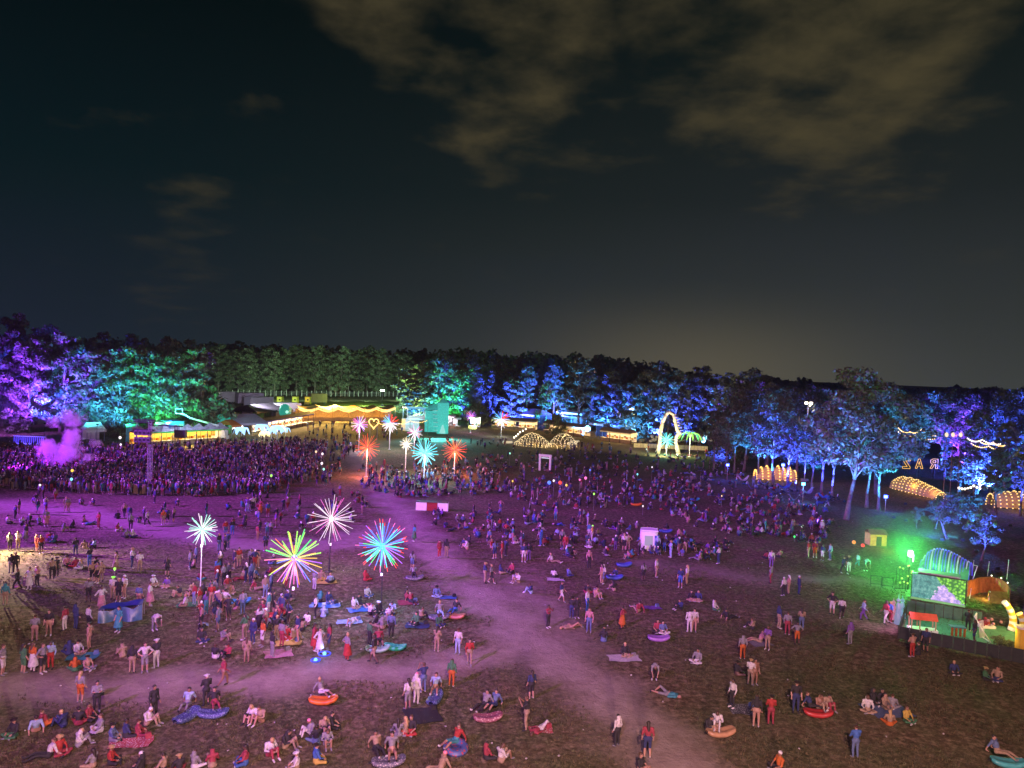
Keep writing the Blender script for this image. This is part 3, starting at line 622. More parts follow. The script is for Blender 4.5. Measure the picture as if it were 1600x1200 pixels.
PDATA = """
8 946 b C P|46 921 d W W|58 917 s P P|118 983 b B N|138 984 b W K|138 940 s W K|158 954 d W P|176 937 s P T lime|185 940 s K K|194 935 s W W white|217 948 s B S|234 947 d P P|185 988 d C C
54 1002 b G P|76 993 s K W|101 985 s M W|139 1015 a S P|108 1022 c B N|121 1022 c W P|36 1052 b E E|51 1050 d O W|66 1052 s G K|79 1045 s L R|117 1048 c O E|136 1046 c P G|192 1026 k P T
206 1052 b K W|226 1050 a W G|244 1044 s K W white|241 985 e W G|4 1055 s P W|125 1098 b G O|151 1112 s W R|100 1135 k N N|123 1132 c K M|157 1142 c W W|138 1125 c M K|22 1150 c K E|56 1142 l L P|72 1132 l O O|122 1166 k W G
92 1178 c R M|76 1182 l W P|175 1157 c D G|197 1152 c N K|216 1150 c M M|230 1132 k W P white|240 1122 s K K|349 1072 w M P|322 1103 b K K white|395 1125 k W K|348 1000 k P T|315 1002 c K N|357 1026 k M K|336 1028 c K W
382 1000 s E T|395 1005 s N N white|385 1036 b T T|360 927 c P P|351 957 a W P|379 960 s G D|290 947 c W T|281 931 k K S|302 928 c L W|312 952 s R W|330 947 s R S|261 917 c U P|239 915 c W W white|145 1198 c G P|173 1193 c R K|220 1206 c K K white
304 1200 c G W|332 1198 k R P|383 1194 c R B|27 922 w K K|255 1205 c T K|280 1207 c K R
491 1017 d R R|499 1021 d W W|514 1015 s M N|542 1032 d U R|577 1008 b E K|611 997 b B K|584 1036 w K T|682 1018 f T T|715 1022 s W L|733 1038 w R P|705 1073 b E O|637 1108 b W G|650 1100 b W W pink|661 1082 p N P|487 1148 k G W pink|506 1143 k T K
518 1138 c K K|511 1163 k G G|494 1160 c K D|494 1192 c B Y|446 1168 k K W|422 1180 k W M|463 1202 c W W white|408 1127 k P W|622 1150 c G G|633 1147 c T P|642 1145 c K R|688 1204 l P P pink|760 1186 c M K|782 1190 k W P
513 942 c B D|500 940 c C K|553 950 c W W|563 946 l K K|573 932 c W P|550 973 y W W|580 960 k W K|588 978 c K W|597 982 c G T|608 964 c W N|613 957 k L W|591 957 c K K white|604 975 c W K white|650 975 c E K|657 967 k T K|635 938 c R K|642 941 l M P|682 932 c B L|685 978 c E N
493 966 s P P|505 964 k L L|480 975 c W P|466 978 c K R|410 1010 s O W|425 1026 b K G|447 998 c R R|457 998 k T T|432 1000 s K T|465 1002 s B W|491 922 b G W|427 958 s K R|437 958 c R R|410 958 c R P|421 940 l W T|571 907 c R R|757 911 s U T|767 911 w W K|440 1010 s G M|472 985 c T U
856 981 p M K|877 940 w U W|830 927 k B L|808 908 k W W|893 966 b K N|901 966 s K K|917 956 s W B|920 988 s P P|894 981 y T S|932 931 c W P|918 928 c K M|960 923 k K W|940 912 s P P|943 1002 k K P|972 982 d O O|997 955 l M P|976 1025 c K W|1022 1062 e U K|1040 1086 y C G
1064 952 k U K|1080 938 c K W|1091 939 c N P|1063 918 s B B|1073 914 s W W|1077 988 s W W|1084 987 s P W|1116 953 c W E|1137 967 l K R|1090 1035 c G W|1177 983 k P K|1187 1003 l P P|1199 1015 s U P|1160 1030 b G O|1152 1055 c K P|1172 1070 b W W|1179 1070 s P P|1144 1106 s W R
1181 1136 b K S|1107 1142 k K W|822 1141 p K T|830 1092 b N K|964 1166 b W K|1011 1184 b O N|845 1140 y M W|1000 1205 c K W
1217 982 s U P|1230 992 s G M|1245 1007 s U O|1252 985 s P P|1328 1007 b U G|1224 931 s W P white|1232 928 s P W white|1248 929 s N N white|1300 960 s K W|1315 966 w W K|1349 969 w L U|1384 975 w R W|1391 973 s B R|1425 1027 b P R|1446 1018 s U U|1435 1023 c K K
1490 1052 c U K|1539 1062 c E K|1558 1063 c O N|1204 1133 b R M|1243 1113 s K N|1355 1111 c W P|1364 1099 c K K|1378 1098 c K G|1382 1106 c T T|1394 1107 c G G|1390 1133 c O O|1416 1127 c Y E|1336 1184 b B D|1218 1203 c O K white|1512 986 s K K|1522 1003 s K N
686 871 s M R|697 871 s K T|644 889 s W P|647 846 d C E|730 858 k P P|725 853 c N K|768 856 c R P|773 873 b B N|784 873 s R M|790 869 s U P|804 849 c G W|818 878 s U W|826 876 s K U|782 896 c N W|800 894 c M K|810 910 k W W|865 903 k W K|845 853 s B B|883 860 s R M|878 853 s U K
863 878 l W P|888 900 c B N|920 887 s P U|925 846 s Y W lime|920 855 c G W|942 912 s W P white|975 860 b W K|981 859 s P P|962 901 c N L|931 933 k P P|1027 862 b L N|1048 871 s L L|1060 861 s C W|1070 863 b K T|1005 907 b W K|1025 902 s P P|1123 881 s P U
1205 886 s P U|1198 873 c M K|1219 871 c O K|1263 871 s R P|1273 871 s R O|1285 876 s N W|1297 875 s L D|1318 896 w N K|1326 894 s K W|1340 890 w L C|1352 892 e L K|1204 912 s G R
15 860 b P K|28 858 s W W|64 865 s R K|57 863 b M O|17 896 b K G|24 896 s K K|32 917 c G W|81 906 b O K|88 902 s K K|118 868 b K N|132 856 l T T|148 855 k L K|154 826 s R R|131 818 c P K|72 822 d W P|71 800 s W L|106 800 s P P|103 800 b T T|118 886 c R R|104 884 c P K|126 889 c P W|140 885 s K B|150 886 c K K
144 910 s P P|152 911 s T P|158 908 s P T|181 892 d T T|206 888 s W U|218 894 b W P|261 900 b K K|230 822 w W K|255 820 b O T|271 816 s T K|194 808 w T K|182 830 k R W|198 840 c W K|207 840 c W N white|204 828 s G K|12 818 c W P|34 820 k W U
352 839 s R P|363 836 s K B|342 861 s K D|351 861 s U K|356 858 s N N|373 886 s R O|392 886 s W U|402 888 s P P|402 845 s O P|415 861 b U P|386 800 s U L|395 798 s W U|407 803 d O O|349 899 c R K|378 905 l O R|400 921 l O P|502 906 c T Y|516 911 c L K|455 850 c K U|300 930 k T K
"""
for tok in PDATA.replace('\n', '|').split('|'):
    q = tok.split()
    if not q: continue
    x, y, p = float(q[0]), float(q[1]), q[2]; vv = {'a': ('s', 'a0'), 'f': ('s', 'f1')}.get(p)
    if vv: person(x, y, vv[0], q[3], q[4], q[5] if len(q) > 5 else None, var=vv[1])
    else: person(x, y, p, q[3], q[4], q[5] if len(q) > 5 else None)
# seats that carry people sit at the seat's height: (px, py, pose, colours, seat height)
for a in [(592, 1009, 'l', 'M', 'K', .30, .3), (502, 1090, 'l', 'G', 'W', .30, .9), (680, 1084, 'l', 'L', 'W', .30, 0), (757, 1112, 'l', 'P', 'K', .32, -.6), (772, 1110, 'l', 'B', 'N', .32, -.5), (588, 1180, 'l', 'T', 'R', .30, .5), (612, 1184, 'l', 'W', 'P', .30, .2),
          (712, 1166, 'l', 'R', 'C', .22, -.7), (687, 964, 'l', 'W', 'L', .30, .2), (711, 960, 'l', 'K', 'B', .30, -.4), (1027, 994, 'c', 'M', 'K', .33, 0), (1035, 996, 'c', 'B', 'W', .33, .2), (1266, 1111, 'l', 'N', 'K', .28, 1.0), (1279, 1113, 'k', 'P', 'P', .28, .4), (1292, 1113, 'k', 'T', 'R', .28, .2),
          (1120, 1142, 'k', 'P', 'W', .30, -.3), (293, 1110, 'l', 'L', 'G', .32, .1), (335, 1108, 'l', 'K', 'M', .32, .5), (1558, 1184, 'l', 'B', 'P', .28, .6), (646, 903, 'l', 'G', 'P', .3, .2)]:
    person(*a[:5], z=a[5], rz=a[6])
print('people', len(PEOPLE))
# the far crowd, too many to count: low bodies joined into one mass, each with its own clothes
rn = np.random.default_rng(21)
LOW = {}
for k, out in BODY.items():
    m2, lab = out[1]; v = np.empty(len(m2.vertices) * 3, dtype=np.float32); m2.vertices.foreach_get('co', v)
    m2.calc_loop_triangles(); tri = np.empty(len(m2.loop_triangles) * 3, dtype=np.int32); m2.loop_triangles.foreach_get('vertices', tri)
    pi = np.empty(len(m2.loop_triangles), dtype=np.int32); m2.loop_triangles.foreach_get('polygon_index', pi); LOW[k] = (v.reshape(-1, 3), tri.reshape(-1, 3), lab[pi])
Vs, Fs, Cs, off = [], [], [], 0
CP = [np.array(PAL[k][1]) * .75 for k in 'WKGRPBNTULMCDKKNGKKKNK']; SK = [np.array(c) * .7 for c in ((.42, .25, .18), (.25, .14, .09), (.36, .21, .145))]
def crowd(n, region, sit, dens=None):
    global off
    xs = [p[0] for p in region]; ys = [p[1] for p in region]; c = 0; guard = 0
    while c < n and guard < n * 40:
        guard += 1; px, py = rn.uniform(min(xs), max(xs)), rn.uniform(min(ys), max(ys)); ins = False
        for (x1, y1), (x2, y2) in zip(region, region[1:] + region[:1]):
            if (y1 > py) != (y2 > py) and px < (x2 - x1) * (py - y1) / (y2 - y1) + x1: ins = not ins
        if not ins or (dens and rn.random() > dens(px, py)): continue
        c += 1; st = rn.random() < sit
        key = ['c0', 'c1', 'k0', 'k1', 'l0', 'c2', 'y0', 'k2', 'c3'][rn.integers(9)] if st else ['s0', 's1', 's2', 'a0', 'f0', 'f1', 'p0', 'd0', 'w0', 's3'][rn.integers(10)]
        v, f, lab = LOW[key]; a = rn.uniform(0, 6.28) if st else rn.normal(-1.2, .9); s = rn.uniform(.98, 1.12); R = np.array([[math.cos(a), -math.sin(a), 0], [math.sin(a), math.cos(a), 0], [0, 0, 1]])
        g = G(px, py); Vs.append(v @ R.T * s + np.array([g.x, g.y, -.02])); Fs.append(f + off); off += len(v)
        tab = np.stack([SK[rn.integers(3)], CP[rn.integers(len(CP))], CP[rn.integers(len(CP))], np.array([.03, .02, .015]) if rn.random() < .8 else np.array([.7, .7, .7]), np.array([.3, .3, .3])])
        Cs.append(tab[lab])
crowd(2500, [(-25, 704), (60, 702), (200, 704), (370, 694), (470, 690), (515, 700), (500, 740), (430, 770), (300, 776), (120, 772), (-25, 762)], .04)
crowd(120, [(430, 690), (540, 688), (560, 700), (520, 760), (470, 760)], .1)
crowd(260, [(560, 730), (760, 726), (780, 770), (620, 780), (560, 760)], .65)
crowd(400, [(740, 712), (1000, 705), (1120, 715), (1180, 745), (1000, 790), (860, 800), (760, 770)], .78)
crowd(260, [(1120, 735), (1310, 780), (1290, 850), (1150, 840), (1000, 800), (1050, 770)], .88)
crowd(150, [(650, 800), (860, 800), (1000, 820), (1150, 850), (1100, 880), (880, 870), (720, 850)], .85)
crowd(55, [(430, 770), (600, 775), (560, 820), (420, 840), (300, 800)], .55)
crowd(60, [(640, 690), (1020, 700), (1020, 712), (640, 700)], .2)
crowd(40, [(480, 664), (640, 668), (640, 690), (480, 690)], .05)
crowd(30, [(0, 776), (280, 780), (280, 850), (0, 850)], .5)
crowd(50, [(280, 880), (440, 880), (460, 990), (300, 990)], .5)
crowd(18, [(1100, 706), (1250, 735), (1240, 745), (1100, 720)], .2)
Va, Fa, Ca = np.concatenate(Vs), np.concatenate(Fs), np.concatenate(Cs)
tag(link('crowd', npmesh('crowd', Va, Fa, [tintmat('crowd_clothes', .8)], cols=Ca, smooth=True)), 'dense festival crowd standing and sitting across the far field', 'crowd', kind='stuff')

# ------------------------------------------------------------------ firework lamps
EC = {'white': (1, .86, .92), 'cyan': (.10, .95, 1), 'green': (.08, .95, .20), 'lime': (.42, 1, .12), 'yellow': (1, .66, .08), 'orange': (1, .28, .05), 'red': (1, .07, .045), 'pink': (1, .18, .55), 'purple': (.48, .13, 1), 'blue': (.10, .24, 1), 'warm': (1, .72, .42), 'mint': (.38, .95, .68), 'aqua': (.22, .80, 1)}
EM = {k: em('tube_' + k, c, 1.35) for k, c in EC.items()}
def rodmesh(r, beads=False):
    mb = MB()
    if beads:
        for i in range(10): mb.cur = 0 if i < 8 else 1; mb.ball((0, 0, .20 + .08 * i + .03), (r * 1.5, r * 1.5, .042), 8, 6)
        mb.cur = 0; mb.tube((0, 0, .12), (0, 0, .96), r * .4, None, 6)
    else:
        mb.cur = 0; mb.tube((0, 0, .14), (0, 0, .84), r, None, 8); mb.cur = 1; mb.tube((0, 0, .84), (0, 0, 1.0), r, r * .9, 8)
    me = mb.mesh('light_tube'); me.materials.append(EM['white']); me.materials.append(EM['white']); return me
RODS = {'fine': rodmesh(.0085), 'mid': rodmesh(.0145), 'bead': rodmesh(.017, True), 'bold': rodmesh(.030)}
POLE_W, POLE_K = WHITE, BLACK
def firework(px, py, rpx, base, kind, n, colour, pole, label, power, pcol, seed=0, pxb=None):
    g = G(pxb if pxb is not None else px - (base - py) * math.tan(ROLL), base); c = AT(px, py, g.y); R = rpx * MPP(g.y); r = random.Random(seed + int(px))
    t = thing('firework_lamp', label, 'light', (g.x, g.y, 0), 0, 'firework lamps on poles')
    cl = Vector((c.x - g.x, 0, c.z)); ptr = .05 if g.y < 90 else .09
    MB().tube((0, 0, 0), cl, ptr, ptr * .8, 8).build('pole', pole, t); MB().tube((0, 0, 0), (0, 0, .05), .32, .3, 14).build('base_plate', pole, t)
    MB().ball((0, 0, 0), .11 * R, 12, 8).build('hub', EM[colour(0, 0)[0]], t, True).location = cl
    if g.y < 90: MB().box((0, 0, 0), (.16, .16, .2)).build('connector', WHITE, t).location = cl - Vector((0, 0, R * 1.05))
    off = r.random() * 6
    for i in range(n):
        z = 1 - 2 * (i + .5) / n; a = i * 2.39996 + off; q = math.sqrt(1 - z * z)
        d = Vector((q * math.cos(a), q * math.sin(a), z)) + Vector((r.uniform(-.1, .1), r.uniform(-.1, .1), r.uniform(-.1, .1))); d.normalize()
        o = link('light_tube', RODS[kind if not (kind == 'bead' and (d.z < .05 or r.random() < .3)) else 'mid'], t, cl); s = R * r.uniform(.92, 1.05)
        o.rotation_mode = 'QUATERNION'; o.rotation_quaternion = d.to_track_quat('Z', 'Y'); o.scale = (R, R, s)
        for k, nm in enumerate(colour(math.atan2(d.z, d.x), r.random())):
            o.material_slots[k].link = 'OBJECT'; o.material_slots[k].material = EM[nm]
    point('lamp_glow', (c.x, c.y - .3, c.z - R * .4), pcol, power * 2.6, R * .5)
    return t
def rainbow(a, r):
    seg = ['orange', 'yellow', 'lime', 'green', 'lime', 'yellow', 'orange', 'pink', 'purple', 'blue', 'purple', 'pink']
    k = seg[int(((a % 6.2832) / 6.2832) * 12 + (r - .5) * 5) % 12]; return (k, k)
mono = lambda *ks: (lambda a, r: (ks[int(r * len(ks)) % len(ks)],) * 2)
def bluered(a, r): return (('cyan', 'blue', 'blue', 'purple', 'blue', 'green')[int(r * 6)], ('red', 'pink', 'purple', 'red')[int(r * 37) % 4])
def patriot(a, r): return (('red', 'red') if .2 < a < 1.5 else (('aqua', 'blue')[int(r * 2)],) * 2 if a > 0 else ('white', 'white'))
firework(460, 872, 46, 985, 'bead', 56, rainbow, POLE_K, 'rainbow firework lamp on a black pole, green on top and violet below', 520, (.8, .5, 1), pxb=446)
firework(598, 853, 43, 957, 'mid', 58, bluered, POLE_K, 'cyan and blue firework lamp with red-tipped tubes on a black pole', 650, (.25, .45, 1), pxb=596)
firework(518, 811, 38, 893, 'fine', 54, mono('white', 'white', 'pink'), POLE_K, 'thin white-pink firework lamp behind the rainbow lamp', 300, (1, .75, .95), pxb=514)
firework(316, 827, 25, 925, 'bead', 48, mono('mint', 'white', 'mint'), POLE_W, 'small mint-white firework lamp on a white pole', 260, (.8, 1, .9), pxb=313)
firework(574, 699, 21, 745, 'mid', 50, mono('red', 'red', 'orange'), POLE_W, 'red firework lamp below the pale purple one', 1500, (1, .22, .10))
firework(711, 703, 21, 742, 'mid', 50, mono('red', 'orange', 'red'), POLE_W, 'red firework lamp beside the cyan one', 1500, (1, .22, .10))
firework(664, 708, 22, 752, 'bold', 36, mono('aqua', 'cyan', 'aqua'), POLE_W, 'cyan firework lamp between the white and red lamps', 1600, (.3, .85, 1))
firework(635, 693, 11, 738, 'bold', 34, mono('white', 'warm'), POLE_W, 'small cream firework lamp beside the cyan one', 500, (1, .9, .7))
firework(562, 663, 14, 706, 'bold', 40, mono('white', 'pink', 'purple'), POLE_W, 'pale purple firework lamp above the red one', 700, (.85, .7, 1))
firework(610, 661, 15, 702, 'bold', 40, patriot, POLE_W, 'blue, red and white firework lamp near the heart of lights', 800, (.8, .85, 1))
firework(648, 676, 13, 708, 'bold', 34, mono('white', 'pink', 'aqua', 'white'), POLE_W, 'white and pink drooping firework lamp behind the cream one', 600, (1, .7, .8))
firework(736, 650, 9, 676, 'bold', 30, mono('purple', 'pink'), POLE_W, 'tiny purple firework lamp before the white stalls', 400, (.8, .4, 1))
firework(784, 655, 14, 682, 'bold', 40, patriot, POLE_W, 'blue, red and white firework lamp before the long warm stalls', 700, (.8, .85, 1))
firework(1042, 688, 13, 711, 'bold', 36, mono('cyan', 'mint', 'cyan'), POLE_W, 'turquoise firework lamp inside the bone arch', 700, (.2, 1, .9))
# green palm lamp
g = G(1077, 714); t = thing('palm_lamp', 'green glowing palm-shaped lamp right of the bone arch', 'light', g); c = AT(1078, 684, g.y) - g
MB().tube((0, 0, 0), (0, 0, c.z), .1, .07, 8).build('pole', WHITE, t); MB().tube((0, 0, 0), (0, 0, .05), .4).build('base_plate', WHITE, t)
for i in range(12):
    a = i * .5236; o = MB().path([Vector((0, 0, c.z)), Vector((math.cos(a) * .8, math.sin(a) * .8, c.z + 1.3)), Vector((math.cos(a) * 2.0, math.sin(a) * 2.0, c.z + .9)), Vector((math.cos(a) * 2.8, math.sin(a) * 2.8, c.z - .4))], .09, 6).build('frond', EM[('lime', 'green', 'lime')[i % 3]], t)
point('lamp_glow', g + Vector((0, -.5, c.z)), (.6, 1, .35), 700, .6)

# ------------------------------------------------------------------ stalls, tents and bars
warm_wall = mat('lit_canvas', (.75, .66, .45), .8, .12, 2)
cream = mat('cream_canvas', (.70, .66, .58), .8, .1, 2)
roofm = mat('tent_roof_mauve', (.30, .25, .33), .8, .15, 2)
roofb = mat('tent_roof_brown', (.20, .13, .10), .8, .2, 2)
roofd = mat('tent_roof_dark', (.06, .05, .06), .8, .2, 2)
greentrim = mat('green_trim', (.08, .55, .12), .6, .1)
bluetrim = mat('purple_trim', (.20, .16, .62), .6, .1)
counterm = mat('counter_boards', (.28, .17, .09), .8, .3, 5)
bulb = em('bulb_warm', (1, .60, .18), 3.2)
bulbw = em('bulb_white', (1, .86, .66), 3.2)
strip = em('strip_warm', (1, .62, .22), 5)
def frame_of(p0, p1):
    d = p1 - p0; return math.atan2(d.y, d.x), d.length
def stall(name, label, cat, group, p0, p1, h=3.0, dep=3.0, roof='peak', roofmat=None, wall=None, trim=None, power=260, lamp=(1, .62, .22), lift=1.2):
    rz, w = frame_of(p0, p1); t = thing(name, label, cat, p0, rz, group); e = .06
    for x in (e, w - e):
        for y in (e, dep - e): MB().tube((x, y, 0), (x, y, h), .05, None, 6).build('post', BLACK, t)
    MB().box((w / 2, dep - .1, h * .55), (w - .1, .05, h * .85)).build('back_wall', wall or warm_wall, t)
    c = MB().box((w / 2, .35, .5), (w - .2, .55, 1.0)).build('counter', counterm, t); MB().box((w / 2, .33, 1.03), (w - .12, .7, .05)).build('counter_top', cream, c)
    MB().box((w / 2, -.03, h - .18), (w + .02, .05, .38)).build('fascia', trim or cream, t)
    for k in range(max(2, int(w / .8))):
        x = w * (k + .5) / max(2, int(w / .8)); MB().box((x, dep - .35, 1.2 + .35 * (k % 2)), (.5, .3, .5)).build('shelf_goods', [CL['O'], CL['W'], CL['Y'], CL['G']][k % 4], t)
    mb = MB()
    if roof == 'peak':
        ov = .12; b = [(-ov, -ov, h), (w + ov, -ov, h), (w + ov, dep + ov, h), (-ov, dep + ov, h)]; m = [(w / 2 - .12, dep / 2 - .12, h + lift), (w / 2 + .12, dep / 2 - .12, h + lift), (w / 2 + .12, dep / 2 + .12, h + lift), (w / 2 - .12, dep / 2 + .12, h + lift)]
        q = [tuple((bb[i] * .45 + mm[i] * .55) - (.14 if i == 2 else 0) for i in range(3)) for bb, mm in zip(b, m)]
        mb.add(b + q + m, [(0, 1, 5, 4), (1, 2, 6, 5), (2, 3, 7, 6), (3, 0, 4, 7), (4, 5, 9, 8), (5, 6, 10, 9), (6, 7, 11, 10), (7, 4, 8, 11), (8, 9, 10, 11)])
    else:
        mb.add([(-.2, -.2, h), (w + .2, -.2, h), (w + .2, dep / 2, h + lift), (-.2, dep / 2, h + lift), (-.2, dep + .2, h), (w + .2, dep + .2, h)], [(0, 1, 2, 3), (3, 2, 5, 4), (0, 3, 4), (1, 5, 2)])
    mb.build('canopy', roofmat or roofm, t)
    q = MB().box((w / 2, .6, h - .25), (w * .8, .08, .05)).build('light_bar', strip, t)
    M = Matrix.Translation(p0) @ Matrix.Rotation(rz, 4, 'Z'); point('stall_light', M @ Vector((w / 2, .9, h - .5)), lamp, power, .15)
    return t
# green-topped bar left of the boom lift: eight bays
xs = [212, 232, 252, 270, 289, 307, 324, 341, 357]
for i in range(8):
    f = lambda k: G(xs[k], 699 - (xs[k] - 212) * .062)
    stall('bar_tent', f'{ORD[i]} bay from left of the yellow-lit bar with green top trim', 'tent', 'bays of the green-topped bar', f(i), f(i + 1), 3.0, 3.0, 'peak', roofm, mat('yellow_lit', (.80, .58, .16), .8, .1), greentrim, 330, (1, .66, .16), 1.3)
# white row receding right of the glowing flowers
for i in range(8):
    p = lambda k: G(413 + 77 * k / 8, 0) if False else G(413, 679).lerp(G(490, 663), k / 8)
    stall('market_stall', f'{ORD[i]} bay from left of the white-lit stall row with violet top trim', 'stall', 'bays of the violet-topped stall row', p(i), p(i + 1), 3.3, 3.5, 'flat', roofd, cream, bluetrim, 1100, (1, .72, .42), .6)
# warm stalls in front of the blue wood
for base, nm in (([(767, 669), (786, 670.5), (803, 671.5), (820, 673), (836, 674)], 'long'), ([(848, 676), (864, 678), (880, 680), (896, 682), (911, 684)], 'middle'), ([(937, 688), (952, 690), (968, 692), (985, 694)], 'end')):
    for i in range(len(base) - 1):
        stall('food_stall', f'{ORD[i]} stall from left in the {nm} warm-lit row under the blue trees', 'stall', 'warm-lit food stalls under the blue trees', G(*base[i]), G(*base[i + 1]), 2.9, 3.2, 'gable', roofb, cream, warm_wall, 430, (1, .66, .26), .9)
spot('added_stall_spill', G(520, 654) + Vector((0, 0, 7)), G(560, 690), (1, .58, .13), 150000, 120, .9, .6)  # extra lamps, added to throw warm spill on the ground before the stalls
spot('added_stall_spill', G(300, 694) + Vector((0, -1, 4)), G(330, 706), (1, .60, .16), 12000, 140, .9, .6)
spot('added_stall_spill', G(850, 664) + Vector((0, 0, 6)), G(860, 695), (1, .56, .16), 75000, 130, .9, .6)
spot('added_stall_spill', G(985, 684) + Vector((0, 0, 6)), G(1000, 702), (1, .70, .20), 45000, 130, .9, .6)
# frame tents and marquees
def marquee(name, label, pa, pb, dep, h, lift, rm, wallm=None, cat='tent'):
    p0, p1 = G(*pa), G(*pb); rz, w = frame_of(p0, p1); t = thing(name, label, cat, p0, rz)
    n = max(2, int(w / 5))
    for i in range(n + 1):
        for y in (0.1, dep - .1): MB().tube((w * i / n, y, 0), (w * i / n, y, h), .07, None, 6).build('post', STEEL, t)
    MB().add([(-.3, -.3, h), (w + .3, -.3, h), (w - w * .12, dep / 2, h + lift), (w * .12, dep / 2, h + lift), (-.3, dep + .3, h), (w + .3, dep + .3, h)], [(0, 1, 2, 3), (3, 2, 5, 4), (0, 3, 4), (1, 5, 2)]).build('canopy', rm, t)
    MB().box((w / 2, -.3, h - .25), (w + .6, .05, .5)).build('valance', rm, t)
    MB().box((w / 2, dep - .05, h / 2), (w, .06, h - .1)).build('back_wall', wallm or roofd, t)
    return t
marquee('frame_tent', 'mauve frame tent behind the glowing blue flowers', (372, 682), (416, 680), 9, 3.2, 2.0, roofm)
marquee('marquee', 'dark marquee roof behind the violet-topped stall row', (400, 662), (470, 652), 10, 3.4, 1.8, roofd)
marquee('marquee', 'brown marquee roof behind the long warm-lit row', (790, 663), (842, 668), 8, 4.0, 1.8, roofb)
marquee('marquee', 'brown marquee roof behind the middle warm-lit row', (870, 666), (915, 672), 8, 4.0, 2.0, roofb)
marquee('marquee', 'dusky mauve marquee behind the bone arch', (1018, 690), (1082, 694), 10, 4.2, 3.0, roofm)
marquee('popup_tent', 'small white pop-up tent beside the purple smoke', (136, 690), (163, 689), 4, 2.5, 1.5, WHITE, cream)
marquee('awning_roof', 'white flat awning above the warm stalls', (878, 668), (908, 671), 4, 5.2, .6, WHITE, roofb)
marquee('popup_tent', 'white pop-up tent between the warm stall rows', (921, 682), (941, 684), 4, 4.0, .4, WHITE, roofd)
marquee('popup_tent', 'orange-topped tent behind the green-topped bar', (362, 684), (374, 683), 5, 3.0, 1.2, CL['O'], roofd)
# festoon bar: a long swagged roof of bulbs
p0, p1 = G(466, 658), G(617, 657); rz, w = frame_of(p0, p1)
t = thing('festoon_bar', 'long low bar under swags of warm string lights at the field end', 'bar', p0, rz)
for i in range(7): MB().tube((w * i / 6, 0, 0), (w * i / 6, 0, 4.4), .09, None, 6).build('post', WOOD, t)
MB().box((w / 2, 3.5, 1.9), (w, .1, 3.6)).build('back_wall', mat('bar_boards', (.40, .26, .10), .8, .25, 3), t)
MB().box((w / 2, .2, .55), (w * .98, .7, 1.1)).build('counter', counterm, t)
MB().grid(lambda u, v: (w * u, 4.0 * v, 4.5 - .9 * abs(math.sin(u * math.pi * 5)) * (1 - v * .3) + .5 * v), 60, 4).build('swagged_roof', mat('gold_canvas', (.55, .36, .10), .8, .2, 2), t, True)
for k in range(4):
    mb = MB()
    for i in range(150):
        u = (i + .5) / 150; mb.ball((w * u, -.1 + k * .35, 4.3 - .28 * k - .9 * abs(math.sin(u * math.pi * 5)) + (.5 if k % 2 else 0)), .10, 5, 4)
    mb.build('bulb_string', bulb, t)
for i in range(5):
    q = p0.lerp(p1, (i + .5) / 5); point('bar_light', q + Vector((0, -.6, 3.2)), (1, .52, .10), 1100, .3)
# glowing flowers before the tent
glow_b, glow_w, glow_y = em('petal_blue', (.35, .62, 1), 1.8), em('petal_white', (1, .97, .9), 2.0), em('petal_yellow', (1, .85, .4), 2.0)
for i, (px, py, m, s, d) in enumerate([(377, 688, glow_b, 1.5, 'low ice-blue'), (408, 684, glow_b, 1.6, 'tall ice-blue'), (413, 689, glow_y, 1.1, 'small yellow-white'), (424, 686, glow_b, 1.3, 'mid blue'), (433, 686, glow_b, 1.6, 'wide blue'), (446, 681, glow_b, 1.0, 'small lilac-blue'), (371, 678, glow_w, 1.2, 'white arching')]):
    g = G(px, py); t = thing('glowing_flower', f'{d} glowing flower sculpture at the crowd edge', 'light sculpture', g, .7 * i, 'glowing flowers at the crowd edge')
    MB().tube((0, 0, 0), (0, 0, 1.4 * s), .08, .05, 6).build('stem', WHITE, t)
    for k in range(7):
        a = k * .8976; mb = MB(); mb.grid(lambda u, v: (math.cos(a) * (.1 + 1.2 * v) * s - math.sin(a) * (u - .5) * s * .9 * math.sin(math.pi * (.15 + .8 * v)), math.sin(a) * (.1 + 1.2 * v) * s + math.cos(a) * (u - .5) * s * .9 * math.sin(math.pi * (.15 + .8 * v)), (1.4 + .9 * math.sin(v * 2.6) - .9 * v * v) * s), 4, 5)
        mb.build('petal', m, t)
    point('flower_glow', g + Vector((0, -1, 2.6 * s)), (.5, .7, 1) if m is glow_b else (1, .9, .7), 260, .4)
